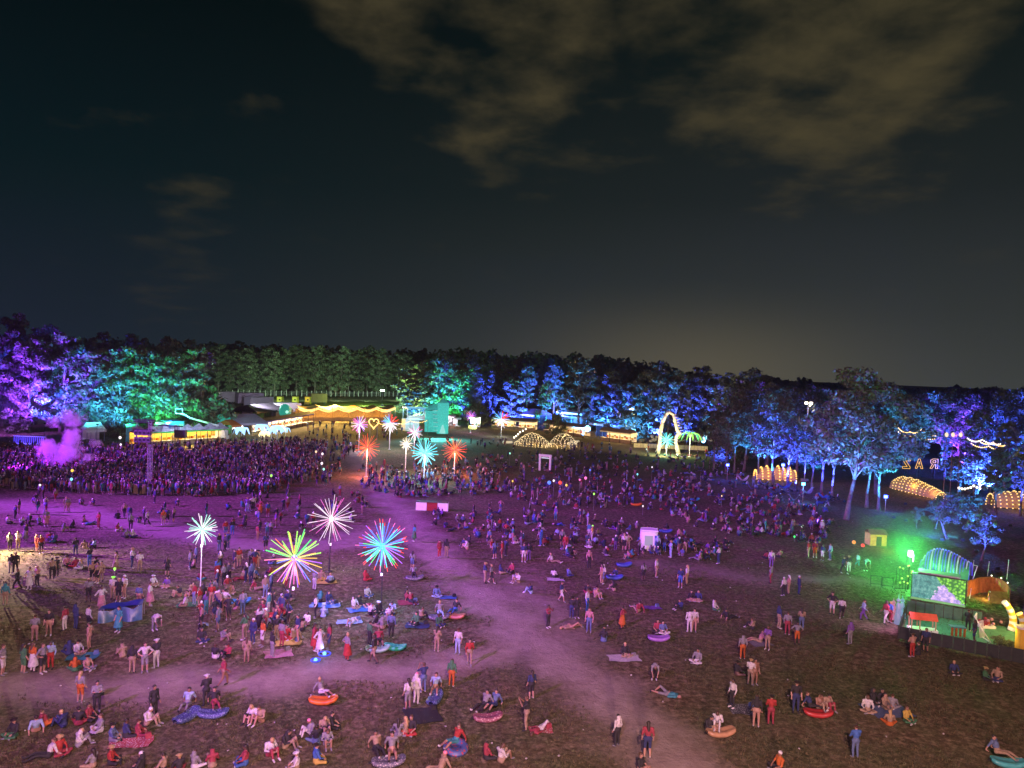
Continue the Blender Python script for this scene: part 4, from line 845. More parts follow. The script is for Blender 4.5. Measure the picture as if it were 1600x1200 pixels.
# heart of lights with a bulb string
g = G(583, 690); t = thing('light_heart', 'yellow heart-shaped bulb frame behind the red firework lamp', 'light sculpture', g)
MB().tube((-.9, .1, 0), (-.9, .1, 5.2), .06).tube((.9, .1, 0), (.9, .1, 5.2), .06).build('stand', STEEL, t)
mb = MB()
for i in range(46):
    a = i / 46 * 6.283; mb.ball((1.2 * math.sin(a) ** 3, 0, 4.6 + .085 * (13 * math.cos(a) - 5 * math.cos(2 * a) - 2 * math.cos(3 * a) - math.cos(4 * a))), .13, 5, 4)
mb.build('bulb_string', bulb, t)
def festoon(label, pts, nb, m, group='strings of festoon bulbs', r=.12, sag=.6, post=True):
    """bulbs on a sagging wire hung between posts"""
    t = thing('festoon_string', label, 'string lights', (pts[0].x, pts[0].y, 0), 0, group); o = Vector((pts[0].x, pts[0].y, 0)); wire = []; mb = MB()
    for a, b in zip(pts, pts[1:]):
        for i in range(nb):
            u = i / nb; q = a.lerp(b, u) - o; q.z -= sag * 4 * u * (1 - u); wire.append(q); mb.ball(q - Vector((0, 0, .1)), r, 5, 4)
    wire.append(pts[-1] - o); MB().path(wire, .015, 4).build('wire', BLACK, t); mb.build('bulbs_glow', m, t)
    if post:
        for p in pts: MB().tube((p.x - o.x, p.y - o.y, 0), p - o, .05, None, 6).build('post', WOOD, t)
    return t
UP = lambda px, py, h: G(px, py) + Vector((0, 0, h))
festoon('yellow bulb string running from the heart frame towards the blue booth', [UP(588, 686, 4.4), UP(612, 686, 4.4), UP(640, 684, 4.6), UP(668, 682, 4.6)], 12, bulb)

# ------------------------------------------------------------------ far side: trailers, containers, lamps
def trailer(label, pa, pb, h, dep, m, cat='trailer', name='box_trailer', base=.9, wheels=True):
    p0, p1 = G(*pa), G(*pb); rz, w = frame_of(p0, p1); t = thing(name, label, cat, p0, rz)
    MB().box((w / 2, dep / 2, base + (h - base) / 2), (w, dep, h - base)).build('body', m, t)
    n = max(3, int(w / 1.5))
    for i in range(n): MB().box((w * (i + .5) / n, -.03, base + (h - base) / 2), (.08, .06, h - base - .2)).build('rib', m, t)
    MB().box((w / 2, dep / 2, h + .04), (w + .06, dep + .06, .08)).build('roof', m, t)
    if wheels:
        for x in (w * .15, w * .15 + 1.2, w * .85): MB().tube((x, -.1, .5), (x, .25, .5), .5, None, 12).build('wheel', BLACK, t)
    else:
        d = MB().box((w * .8, -.03, base + (h - base) * .45), (1.0, .05, (h - base) * .85)).build('door', STEEL, t); MB().box((w * .8 + .35, -.08, base + 1.1), (.06, .05, .2)).build('handle', BLACK, d)
    return t
grey, lilac = mat('trailer_grey', (.34, .33, .36), .6, .1), mat('trailer_mauve', (.30, .26, .34), .6, .1)
trailer('grey box trailer at left end of the far trailer line', (341, 632), (367, 632), 5.0, 4, grey)
trailer('long grey box trailer in the middle of the far trailer line', (372, 634), (412, 634), 5.0, 4, lilac)
trailer('lower grey box trailer in front of the far trailer line', (391, 639), (427, 638), 4.3, 4, grey)
trailer('brown box trailer beside the yellow booth', (486, 632), (511, 632), 4.6, 4, mat('trailer_brown', (.22, .14, .12), .7, .15))
trailer('wide grey panel truck left of the festoon bar', (431, 655), (470, 654), 5.0, 4, grey, name='panel_truck', cat='truck')
cont = lambda n, c: mat('container_' + n, c, .6, .15)
trailer('bright blue shipping container behind the green-topped bar', (263, 690), (287, 689), 4.4, 5, cont('blue', (.04, .16, .45)), 'container', 'shipping_container', .1, False)
trailer('grey shipping container behind the lighting tower', (242, 690), (263, 690), 4.2, 5, grey, 'container', 'shipping_container', .1, False)
trailer('teal shipping container left of the lighting tower', (196, 692), (213, 692), 4.0, 5, cont('teal', (.07, .25, .32)), 'container', 'shipping_container', .1, False)
trailer('green shipping container behind the boom lift', (325, 680), (360, 678), 4.6, 5, cont('green', (.05, .32, .07)), 'container', 'shipping_container', .1, False)
trailer('small lime container under the boom arm', (297, 684), (306, 684), 4.4, 4, cont('lime', (.30, .55, .12)), 'container', 'shipping_container', .1, False)
trailer('low flat trailer on the dark slope behind the tents', (372, 646), (386, 646), 1.8, 3, grey)
trailer('small pale trailer above the mauve frame tent', (391, 659), (402, 658), 3.0, 3, WHITE)
trailer('lime-lit small trailer above the mauve frame tent', (403, 659), (413, 657), 3.2, 3, cont('lime', (.30, .55, .12)))
spot('yard_lamp', UP(390, 650, 9), G(370, 690), (.5, 1, .6), 20000, 150, .8, .5)
spot('yard_lamp', UP(290, 700, 9), UP(280, 685, 3), (.5, .75, 1), 9000, 120, .8, .5)
spot('yard_lamp', UP(400, 660, 8), UP(400, 632, 2), (.8, .78, 1), 60000, 120, .8, .5)
ylit = em('booth_panel_lime', (.75, 1, .10), .75); yor = em('booth_panel_amber', (1, .75, .05), .8)
for px, m, nm in ((436, ylit, 'lime-yellow lit booth left of the other two'), (460, ylit, 'lime-yellow lit booth between the other two'), (480, yor, 'amber lit booth beside the brown trailer')):
    g = G(px, 632); t = thing('ticket_booth', nm, 'booth', g, 0, 'lit booths by the far fence')
    MB().box((0, 1, 1.7), (2.4, 2, 3.4)).build('cabin', mat('booth_yellow', (.6, .5, .08), .6, .1), t); MB().box((0, -.03, 2.1), (1.9, .04, 2.2)).build('lit_panel', m, t)
    MB().box((.2, -.07, 2.0), (.7, .03, .6)).build('hatch', DARK, t); MB().box((0, .9, 3.47), (2.8, 2.5, .14)).build('roof', DARK, t)
# far fence: posts and rails
f0, f1 = G(345, 619), G(640, 620); rz, w = frame_of(f0, f1); t = thing('post_fence', 'long pale post fence at the foot of the far wood', 'fence', f0, rz)
for i in range(40):
    MB().box((w * i / 39, 0, 1.5), (.16, .16, 3.0 + .5 * (i % 3 == 0))).build('post', cream, t)
for z in (.8, 1.6, 2.3): MB().box((w / 2, .12, z), (w, .05, .09)).build('rail', grey, t)
# lamp masts
def mast(label, px, base, top_py, lens, col, power, target, m=STEEL, angle=150, r=.35, name='lamp_mast'):
    g = G(px, base); z = AT(px, top_py, g.y).z; t = thing(name, label, 'lamp', g)
    MB().tube((0, 0, 0), (0, 0, z), .10, .07, 8).build('pole', m, t); b = MB().box((0, 0, .25), (1.2, 1.0, .5)).build('base_box', m, t)
    MB().box((0, 0, z), (1.3, .12, .10)).build('crossarm', m, t)
    for x in (-.45, .45):
        h = MB().box((x, 0, z + .3), (.7, .3, .5)).build('lamp_head', BLACK, t); MB().box((x, -.17, z + .3), (.6, .03, .42)).build('lens', lens, h)
    spot('mast_beam', g + Vector((0, -.7, z + .2)), target, col, power, angle, .8, r); return t
gl = em('lens_bright_green', (.65, 1, .62), 60, True)
mast('floodlight mast glowing green before the far wood', 597, 634, 611, gl, (.50, 1, .32), 60000, G(560, 646))
spot('mast_beam', UP(597, 634, 7), UP(580, 618, 8), (.35, 1, .25), 42000, 120, .8, .3)
spot('mast_beam', UP(590, 636, 8), G(540, 632), (.5, 1, .15), 40000, 110, .9, .3)
mast('tall pale lamp mast lit blue before the blue wood', 984, 684, 640, em('lens_soft_blue', (.6, .8, 1), 3), (.3, .6, 1), 2500, UP(984, 660, 4), WHITE)
mast('warm lamp mast standing among the trees above the lantern kiosk', 1257, 752, 632, em('lens_soft_warm', (1, .85, .6), 8), (1, .8, .5), 2500, G(1240, 760))
# ------------------------------------------------------------------ blue booth, teal tower, pale stalls
g = G(625, 674); g1 = G(664, 674); rz, w = frame_of(g, g1); t = thing('deck_booth', 'two-storey white deck booth with a blue-lit roof frame', 'booth', g, rz); dep = 5
MB().box((w / 2, dep / 2, 1.6), (w * .55, dep * .8, 3.2)).build('cabin', WHITE, t); MB().box((w * .62, dep / 2, 3.3), (w * .75, dep, .16)).build('deck', cream, t)
for x in (w * .28, w * .96):
    for y in (.2, dep - .2): MB().tube((x, y, 3.3), (x, y, 6.6), .09).build('post', WHITE, t)
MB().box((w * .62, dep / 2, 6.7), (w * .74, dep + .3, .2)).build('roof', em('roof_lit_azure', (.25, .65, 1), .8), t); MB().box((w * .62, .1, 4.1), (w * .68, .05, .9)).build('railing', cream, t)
for i in range(7): MB().box((w * .02 + i * .62, -.5, 1.4), (.08, .08, 1.6)).build('baluster', WHITE, t)
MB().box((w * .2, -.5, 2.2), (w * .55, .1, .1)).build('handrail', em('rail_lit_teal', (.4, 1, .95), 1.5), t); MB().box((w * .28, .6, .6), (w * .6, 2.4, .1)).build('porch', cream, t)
point('booth_light', UP(645, 672, 5.6), (.15, .55, 1), 1500, .3); spot('booth_light', UP(640, 676, 6) + Vector((0, -4, 0)), UP(645, 668, 3), (.7, .7, 1), 2600, 110, .8, .3)
g = G(684, 678); t = thing('teal_tower', 'tall teal-lit wooden tower with a gabled wing', 'tower', g, .15)
tl = mat('teal_boards', (.16, .62, .56), .7, .2, 3)
MB().box((1.3, 2, 4.4), (3.2, 3.2, 8.8)).build('shaft', tl, t)
for k in range(8): MB().box((1.3, .36, .8 + k * 1.05), (3.26, .06, .9)).build('plank', tl, t)
MB().add([(-.3, .3, 8.8), (-.3, 3.7, 8.8), (2.9, 3.7, 8.8), (2.9, .3, 8.8), (1.3, 2, 10.2)], [(0, 3, 4), (3, 2, 4), (2, 1, 4), (1, 0, 4)]).build('roof_cap', tl, t)
q = MB().box((-2.0, 2.4, 3.4), (3.4, 2.6, 6.0)).build('wing', tl, t); MB().add([(-4.0, .9, 6.4), (-4.0, 3.9, 6.4), (-.3, 3.9, 6.8), (-.3, .9, 6.8), (-2.4, 2.4, 7.9), (-.3, 2.4, 8.6)], [(0, 3, 5, 4), (2, 1, 4, 5), (1, 0, 4), (3, 2, 5)]).build('gable', tl, q)
for k in range(6): MB().box((-.55 - .1 * k, .2, 1.0 + 1.1 * k), (1.2, .5, .16)).build('step', WHITE, t)
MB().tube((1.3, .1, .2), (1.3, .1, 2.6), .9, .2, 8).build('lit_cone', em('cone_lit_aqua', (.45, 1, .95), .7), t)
spot('tower_light', UP(684, 690, 2) + Vector((0, -3, 0)), UP(684, 676, 5), (.08, .95, .85), 16000, 90, .7, .3); spot('tower_light', UP(676, 684, 6), G(690, 690), (.08, .75, .8), 22000, 140, .9, .3)
for i, (a, b_, h) in enumerate([((702, 670), (711, 670), 4.0), ((712, 671), (720, 671), 3.4), ((731, 670), (745, 671), 3.6)]):
    stall('kiosk', f'{("pale kiosk next to the teal tower", "white kiosk second from the teal tower", "white kiosk behind the tiny purple firework lamp")[i]}', 'kiosk', 'white kiosks by the teal tower', G(*a), G(*b_), h, 3, 'flat', cream, WHITE, WHITE, 420, (.9, .8, 1), .3)
# ------------------------------------------------------------------ bulb-rib whale shapes on the field
def rib_vault(name, label, cat, pa, pb, hs, width, m, group=None, rad=.10, nb=15, base=None, cloth=None, tubes=None):
    """half hoops set with bulbs in a row from pa to pb; hs: hoop heights along the row"""
    p0, p1 = pa, pb; rz, w = frame_of(p0, p1); t = thing(name, label, cat, p0, rz, group); n = len(hs)
    for i, h in enumerate(hs):
        x = w * i / (n - 1); wd = width * (.45 + .55 * h / max(hs)); mb = MB(); pts = []
        for k in range(nb + 1):
            a = math.pi * k / nb; pts.append(Vector((x, -math.cos(a) * wd, math.sin(a) * h)))
        if tubes: MB().path(pts, rad, 6).build('rib', tubes[i % len(tubes)], t)
        else:
            mb.path(pts, .05, 5); mb.cur = 1; [mb.ball(q, rad, 5, 4) for q in pts]; mb.build('rib', [STEEL, m], t)
    if base: MB().tube((0, 0, max(hs[0], .3)), (w, 0, max(hs[-1], .3)), .04, None, 5).build('spine', STEEL, t)
    if cloth:
        MB().grid(lambda u, v: (w * u, -math.cos(math.pi * v) * width * .9, math.sin(math.pi * v) * np.interp(u, np.linspace(0, 1, n), hs) * .95 + .02), 16, 10).build('canvas', cloth, t, True)
    return t
amber = mat('amber_canvas', (.55, .36, .12), .8, .2, 3)
rib_vault('bulb_whale', 'large whale-shaped vault of bulb-lit ribs on the field', 'light sculpture', G(808, 694), G(857, 699), [.8, 1.4, 2.1, 2.7, 3.1, 3.3, 3.2, 3.0, 2.6, 2.2, 1.6, 1.0], 2.6, em('bulb_cream', (1, .78, .42), 2.2), 'bulb-rib whales', .085)
rib_vault('bulb_whale', 'small round vault of bulb-lit ribs beside the whale-shaped one', 'light sculpture', G(863, 700), G(891, 697), [1.2, 2.2, 3.0, 3.4, 3.4, 3.0, 2.2], 2.4, MATS['bulb_cream'], 'bulb-rib whales', .085)
for px, py in ((830, 694), (845, 696), (878, 697)): point('whale_light', UP(px, py, 2.0), (1, .62, .18), 900, .3)
festoon('short string of pale globes behind the whale-shaped vault', [UP(803, 690, 1.2), UP(812, 686, 2.0), UP(825, 682, 2.8)], 3, bulbw, r=.26, sag=.1)
for i, (px, py) in enumerate([(793, 693), (894, 695), (898, 692)]):
    t = thing('glowing_log', ('pale glowing log left of the whale-shaped vault', 'pale glowing log right of the small vault', 'far glowing log beyond the small vault')[i], 'seat', G(px, py), .3, 'glowing logs on the field')
    MB().tube((-1.3, 0, .35), (1.3, .2, .35), .33, .28, 10).build('log', em('log_glow', (1, .80, .50), .7), t); MB().tube((-1.36, 0, .35), (-1.3, 0, .35), .2, .3, 10).build('end_cap', cream, t)
# ------------------------------------------------------------------ bone arch
bone = mat('bone_plaster', (.62, .52, .38), .75, .2, 2, 0, .4); ga, gb = G(1029, 706), G(1060, 711)
Yb = (ga.y + gb.y) / 2; t = thing('bone_arch', 'tall bent cream arch like a jawbone with teeth', 'arch', (ga.x, Yb, 0)); o = Vector((ga.x, Yb, 0))
pp = [(1028, 708), (1031, 690), (1032, 675), (1035, 660), (1041, 648), (1046, 644), (1052, 648), (1055, 660), (1058, 672), (1061, 677), (1057, 682), (1056, 692), (1060, 711)]
pts = [AT(x, y, Yb) - o for x, y in pp]; pts[0].z = 0; pts[-1].z = 0; rad = [.55, .5, .48, .42, .36, .32, .34, .36, .42, .5, .38, .42, .6]
mb = MB(); mb.path(pts, rad, 10); [mb.ball(p, r * 1.04, 10, 7) for p, r in zip(pts, rad)]; mb.build('bone', bone, t, True)
for i in range(8):
    p = pts[6].lerp(pts[9], i / 7); MB().tube(p + Vector((.25, 0, 0)), p + Vector((.95, 0, .12)), .14, .03, 7).build('tooth', bone, t)
for x, y in ((1032, 674), (1036, 658), (1044, 645)):
    p = AT(x, y, Yb) - o; MB().tube(p, p + Vector((-.5, 0, .35)), .2, .05, 7).build('spur', bone, t)
spot('arch_light', (ga.x + 2, Yb - 9, .6), (ga.x + 2.5, Yb, 6), (1, .84, .58), 6500, 80, .7, .2)
# lit beds behind the arch: bright fence and blossom heads
f0, f1 = G(990, 699), G(1106, 704); rz, w = frame_of(f0, f1); t = thing('low_fence', 'low yellow-lit board fence behind the bone arch', 'fence', f0, rz)
for i in range(22): MB().box((w * (i + .5) / 22, 0, .55), (w / 22 - .06, .08, 1.1)).build('board', mat('fence_yellow', (.66, .60, .30), .8, .15), t)
spot('fence_light', UP(1040, 716, 3.5), G(1040, 701), (1, .82, .36), 12000, 150, .9, .3)
rr = random.Random(4)
for i, px in enumerate((1020, 1062, 1070, 1079, 1087, 1094, 1101, 1108)):
    g = G(px, 698); t = thing('blossom_bush', f'{ORD[i]} from left of the pale lit blossom bushes behind the low fence', 'bush', g, i, 'pale blossom bushes behind the low fence')
    MB().tube((0, 0, 0), (0, 0, 1.6), .08, .05, 6).build('stem', bark, t)
    for k in range(9):
        a = k * 2.4; q = .35 + .09 * k; MB().ball((math.cos(a) * q, math.sin(a) * q, 1.4 + rr.uniform(0, 1.6)), (.42, .42, .34), 7, 5).build('blossom', mat('blossom_pale', (.62, .62, .38), .8, .3, 6), t, True)

# ------------------------------------------------------------------ lighting tower in the crowd
ALU = mat('aluminium', (.36, .36, .38), .5, .05)
g = G(233, 768); t = thing('lighting_tower', 'tall twin-truss lighting tower carrying speakers above the dense crowd', 'tower', g); H = AT(233, 662, g.y).z; s = MPP(g.y)
for x0, y0, hh in ((0, 0, H + .4), (2.7, 2.2, H - .3)):
    tr = MB()
    for a, b in ((-.22, -.22), (.22, -.22), (.22, .22), (-.22, .22)): tr.tube((x0 + a, y0 + b, 0), (x0 + a, y0 + b, hh), .045, None, 6)
    m_ = tr.build('truss_mast', ALU if x0 == 0 else DARK, t)
    for k in range(int(hh / .5)):
        z = .3 + k * .5; MB().tube((x0 - .22, y0 - .22, z), (x0 + .22, y0 - .22, z + (.0 if k % 2 else .5)), .028, None, 5).build('lattice_bar', ALU if x0 == 0 else DARK, m_)
MB().box((1.4, 1.1, .25), (4.4, 3.6, .5)).build('base_platform', DARK, t)
for y, z, x0, x1 in ((0, H - .2, -.4, 4.6), (0, H + .5, -2.4, .6), (0, H - .9, -2.2, .5), (0, H + .2, -2.4, .5)): MB().box(((x0 + x1) / 2, y, z), (x1 - x0, .22, .16)).build('crossbeam', DARK, t)
for k in range(4):
    for r_ in range(2):
        h_ = MB().box((-1.9 + .6 * k, -.25, H - 1.3 - 1.0 * r_), (.5, .5, .72)).build('speaker_box', mat('speaker_grille', (.16, .12, .18), .6, .3), t); MB().tube((-1.9 + .6 * k, -.52, H - 1.3 - 1.0 * r_), (-1.9 + .6 * k, -.49, H - 1.3 - 1.0 * r_), .19, None, 10).build('cone', BLACK, h_)
MB().tube((-2.0, 0, H - 2.3), (-2.0, 0, H + .5), .05).tube((.0, 0, H - 2.3), (.0, 0, H + .5), .05).build('rigging', STEEL, t)
MB().box((3.4, 2.0, H - 1.5), (1.5, .8, 1.1)).build('control_box', DARK, t)
MB().box((-.3, -2.1, .7), (1.6, .3, 1.3)).build('front_sign', CL['T'], t)
# boom lift
g = G(344, 690); t = thing('boom_lift', 'white boom lift with its long arm raised left', 'boom lift', g); a0 = AT(343, 666, g.y) - g; a1 = AT(297, 653, g.y) - g; a2 = AT(289, 648, g.y) - g; a3 = AT(281, 646, g.y) - g
wp = mat('machine_white', (.62, .62, .60), .5, .08)
MB().box((0, 0, 1.0), (3.2, 2.2, .8)).build('chassis', wp, t); MB().box((.3, 0, 2.1), (2.2, 1.8, 1.4)).build('turret', wp, t)
for x in (-1.1, 1.1):
    for y in (-1.1, 1.1): MB().tube((x, y - .2, .55), (x, y + .2, .55), .55, None, 12).build('wheel', BLACK, t)
MB().tube((0.6, 0, 2.2), a0, .30, .28, 6).tube(a0, a1, .28, .20, 6).tube(a1, a2, .16, .14, 6).build('arm', wp, t)
MB().box(a3, (1.6, .9, .1)).tube(a3 + Vector((-.8, -.45, 0)), a3 + Vector((-.8, -.45, 1.1)), .04).tube(a3 + Vector((.8, -.45, 0)), a3 + Vector((.8, -.45, 1.1)), .04).tube(a3 + Vector((-.8, -.45, 1.1)), a3 + Vector((.8, -.45, 1.1)), .04).tube(a2, a3, .12).build('basket', wp, t)
# teal inflatable balls beyond the bar
tealm = em('inflatable_teal', (.05, .8, .6), .35)
for px, py, nm in ((348, 680, 'round teal glowing inflatable behind the green-topped bar'), (445, 658, 'round green glowing inflatable above the violet-topped stalls')):
    g = G(px, py); t = thing('glow_inflatable', nm, 'inflatable', g); MB().ball((0, 0, 3.2), (1.9, 1.9, 2.2), 14, 10).build('ball', tealm, t, True); MB().tube((0, 0, 0), (0, 0, 1.4), .9, .7, 10).build('plinth', DARK, t); MB().ball((1.0, -1.4, 3.0), .5, 8, 6).build('bright_spot', EM['mint'], t, True)
# blue-lit letter wall under the violet trees
g = G(22, 694); t = thing('lattice_wall', 'low violet-blue lattice wall at the left wood edge', 'wall', g)
for i in range(16): MB().box((.4 * i, 0, .9), (.12, .1, 1.8)).build('slat', mat('lattice_blue', (.25, .2, .6), .7, .1), t)
for z in (.2, 1.7): MB().box((3.0, .08, z), (6.6, .06, .12)).build('rail', WHITE, t)
spot('wall_light', g + Vector((3, -5, .4)), g + Vector((3, 0, 1)), (.2, .12, 1), 4000, 100, .7, .2)
# counter, booth and door frame on the field
g = G(650, 797); t = thing('field_counter', 'white counter with a red middle panel beside the dirt track', 'counter', g)
wd = 50 * MPP(g.y)
for i, m in enumerate((WHITE, CL['R'], WHITE)): MB().box((wd * (i + .5) / 3, 0, .55), (wd / 3 - .05, .08, 1.1)).build('front_panel', m, t)
MB().box((wd / 2, .8, 1.16), (wd, .3, .06)).box((wd / 2, 0, 1.16), (wd + .1, .3, .07)).build('counter_top', DARK, t); MB().box((wd / 2, .85, .6), (wd, .06, 1.15)).build('back_panel', CL['M'], t)
for x in (0, wd): MB().box((x, .42, .55), (.07, .85, 1.1)).build('side_panel', WHITE, t)
g = G(1001, 860); t = thing('photo_booth', 'white rounded inflatable booth with an open front on the field', 'booth', g, -.1); bw, bh = 1.85, 2.25
mb = MB(); mb.grid(lambda u, v: (bw / 2 + (bw / 2 * (1 + .06 * math.sin(v * math.pi))) * max(-1, min(1, 1.25 * math.cos(u * 6.2832))), .9 + .9 * max(-1, min(1, 1.25 * math.sin(u * 6.2832))), bh * v), 28, 6); mb.build('shell', mat('booth_vinyl', (.72, .70, .76), .4, .06), t, True)
MB().box((bw / 2, .9, bh - .05), (bw * .96, 1.7, .06)).build('roof', WHITE, t); MB().box((bw * .45, -.03, 1.15), (.9, .05, 1.1)).build('window', em('booth_window', (.75, .62, 1), .45), t); MB().box((bw * .88, -.03, 1.2), (.28, .05, 1.1)).build('side_poster', CL['B'], t)
MB().tube((0, -.05, bh), (bw, -.05, bh), .09, None, 8).tube((0, -.05, .1), (bw, -.05, .1), .09, None, 8).build('air_rim', mat('booth_vinyl', (.7, .7, .7)), t)
g = G(843, 735); t = thing('door_frame', 'tall white free-standing door frame on the crowded field', 'frame', g, -.35); fw_ = 17 * MPP(g.y); fh = 24 * MPP(g.y)
for x in (0, fw_): MB().box((x, 0, fh / 2), (.38, .25, fh)).build('jamb', WHITE, t)
MB().box((fw_ / 2, 0, fh), (fw_ + .5, .3, .45)).build('lintel', WHITE, t); MB().box((fw_ / 2, .1, fh * .84), (fw_ - .5, .06, .2)).build('lit_panel', em('door_panel', (.8, .85, 1), .8), t)
# glowing totems and balloons held above the crowd
for i, (px, py, h, c, r, d) in enumerate([(187, 706, 2.6, 'white', .42, 'large white balloon above the dense crowd left of the tower'), (188, 716, 2.4, 'white', .3, 'small white balloon just below the large one'), (423, 770, 2.4, 'lime', .28, 'lime-green ball at the lower edge of the dense crowd'), (493, 728, 2.5, 'warm', .32, 'warm white balloon at the right edge of the dense crowd'), (503, 730, 2.3, 'white', .34, 'white balloon beside the warm one'),
    (502, 748, 2.4, 'white', .34, 'white oval balloon right of the dense crowd'), (505, 756, 2.2, 'mint', .3, 'pale mint balloon right of the dense crowd'), (796, 728, 2.4, 'mint', .26, 'mint ball over the field left of the door frame'), (800, 776, 2.3, 'yellow', .2, 'small yellow ball above seated people on the field'), (927, 798, 2.3, 'lime', .22, 'yellow-green ball on the right field'), (995, 764, 2.4, 'aqua', .24, 'aqua ball over the dark right field'),
    (857, 782, 2.5, 'blue', .42, 'blue glowing costume balloon above the field'), (864, 781, 2.8, 'white', .26, 'white ball between the blue and red balloons'), (874, 782, 2.5, 'red', .42, 'red glowing balloon next to the blue one'), (884, 783, 2.3, 'yellow', .26, 'yellow ball right of the red balloon'), (914, 772, 2.4, 'pink', .36, 'pink glowing balloon on the right field'), (905, 770, 2.0, 'pink', .25, 'small pink ball left of the pink balloon'), (921, 755, 2.2, 'blue', .25, 'blue ball above the pink balloon'), (1018, 750, 2.3, 'white', .2, 'white ball on the dark right field'),
    (112, 768, 2.8, 'yellow', .3, 'yellow top ball of the rainbow totem'), (111, 772, 1.9, 'aqua', .3, 'aqua lower ball of the rainbow totem'), (62, 778, 1.6, 'white', .22, 'white ball low at left below the crowd'), (178, 930, 2.1, 'lime', .16, 'lime light stick above the people by the blue tarp'), (1127, 792, 1.6, 'warm', .16, 'warm lantern among seated people on the right field'), (1241, 846, .5, 'green', .2, 'green lantern on the grass near the wood'), (1004, 805, 1.2, 'white', .18, 'white lantern near the orange lounger')]):
    g = G(px, py); t = thing('glow_balloon', d, 'balloon', g, 0, 'glowing balloons and totems'); MB().tube((0, 0, 0), (0, 0, h), .02, .015, 5).build('stick', STEEL, t); r *= .62; MB().ball((0, 0, h + r * .8), (r, r, r * 1.15), 10, 8).build('balloon', EM[c], t, True); MB().tube((0, 0, h - .08), (0, 0, h), .05, .02, 6).build('knot', EM[c], t)
# blue light toys on the ground
for i, (px, py, s) in enumerate([(493, 1034, .3), (507, 1024, .4)]):
    t = thing('light_toy', ('round blue glowing toy on the grass near the red dress', 'flat blue glowing toy beside the woman in maroon')[i], 'toy', G(px, py), .4); mb = MB()
    mb.path([Vector((math.cos(a * .524) * s, math.sin(a * .524) * s, .12)) for a in range(13)], .05, 6).build('ring', em('toy_blue', (.05, .08, 1), 1.0), t); MB().ball((0, 0, .12), .13, 8, 6).build('core', EM['aqua'], t, True); point('toy_glow', G(px, py) + Vector((0, 0, .5)), (.2, .3, 1), 25, .1)

# ------------------------------------------------------------------ loungers, blankets, bags
def lounger_mesh(L_=1.95, w=.95, h=.52):
    mb = MB(); n, m = 22, 18
    def f(u, v):
        x = (u - .5) * L_; taper = (1 - (2 * abs(u - .5)) ** 4) ** .5; a = v * 6.28318; rise = .22 * (2 * u - 1) ** 2 + (.18 * max(0, u - .6) / .4)
        ry = w / 2 * (.35 + .65 * taper); rz = h / 2 * (.25 + .75 * taper); y = math.cos(a) * ry; z = math.sin(a) * rz
        if z > 0: z -= .75 * rz * math.exp(-(y / (ry * .5 + 1e-6)) ** 2) * taper
        return (x, y, z + h / 2 * .95 + rise * .6)
    mb.grid(f, n, m); return mb
LM = lounger_mesh().mesh('shell'); LM.polygons.foreach_set('use_smooth', [True] * len(LM.polygons)); LM.materials.append(CL['B'])
def ring_mesh():
    mb = MB(); mb.grid(lambda u, v: ((.62 + .30 * math.cos(v * 6.2832)) * math.cos(u * 6.2832), (.62 + .30 * math.cos(v * 6.2832)) * math.sin(u * 6.2832), .27 + .26 * math.sin(v * 6.2832) + .12 * math.sin(u * 6.2832)), 26, 10); return mb
RM = ring_mesh().mesh('shell'); RM.polygons.foreach_set('use_smooth', [True] * len(RM.polygons)); RM.materials.append(CL['B'])
def patt(name, a, b, scale=7):
    if name in MATS: return MATS[name]
    m = mat(name, a, .5, .1); t = m.node_tree; v = t.nodes.new('ShaderNodeTexVoronoi'); v.inputs['Scale'].default_value = scale; c = t.nodes.new('ShaderNodeTexCoord'); t.links.new(c.outputs['Object'], v.inputs['Vector'])
    r = t.nodes.new('ShaderNodeValToRGB'); r.color_ramp.elements[0].position = .3; r.color_ramp.elements[1].position = .38; r.color_ramp.elements[0].color = (*a, 1); r.color_ramp.elements[1].color = (*b, 1)
    t.links.new(v.outputs['Distance'], r.inputs[0]); t.links.new(r.outputs[0], t.nodes['Principled BSDF'].inputs['Base Color']); return m
SPARK = patt('sparkle_blue', (.24, .32, .50), (.04, .06, .16), 14); FLOR = patt('floral_pink', (.40, .26, .25), (.20, .07, .09)); STRP = patt('patterned_grey', (.34, .32, .34), (.09, .09, .13), 9)
nyl = lambda n, c: mat('nylon_' + n, c, .38, .12, 4, 0, .2)
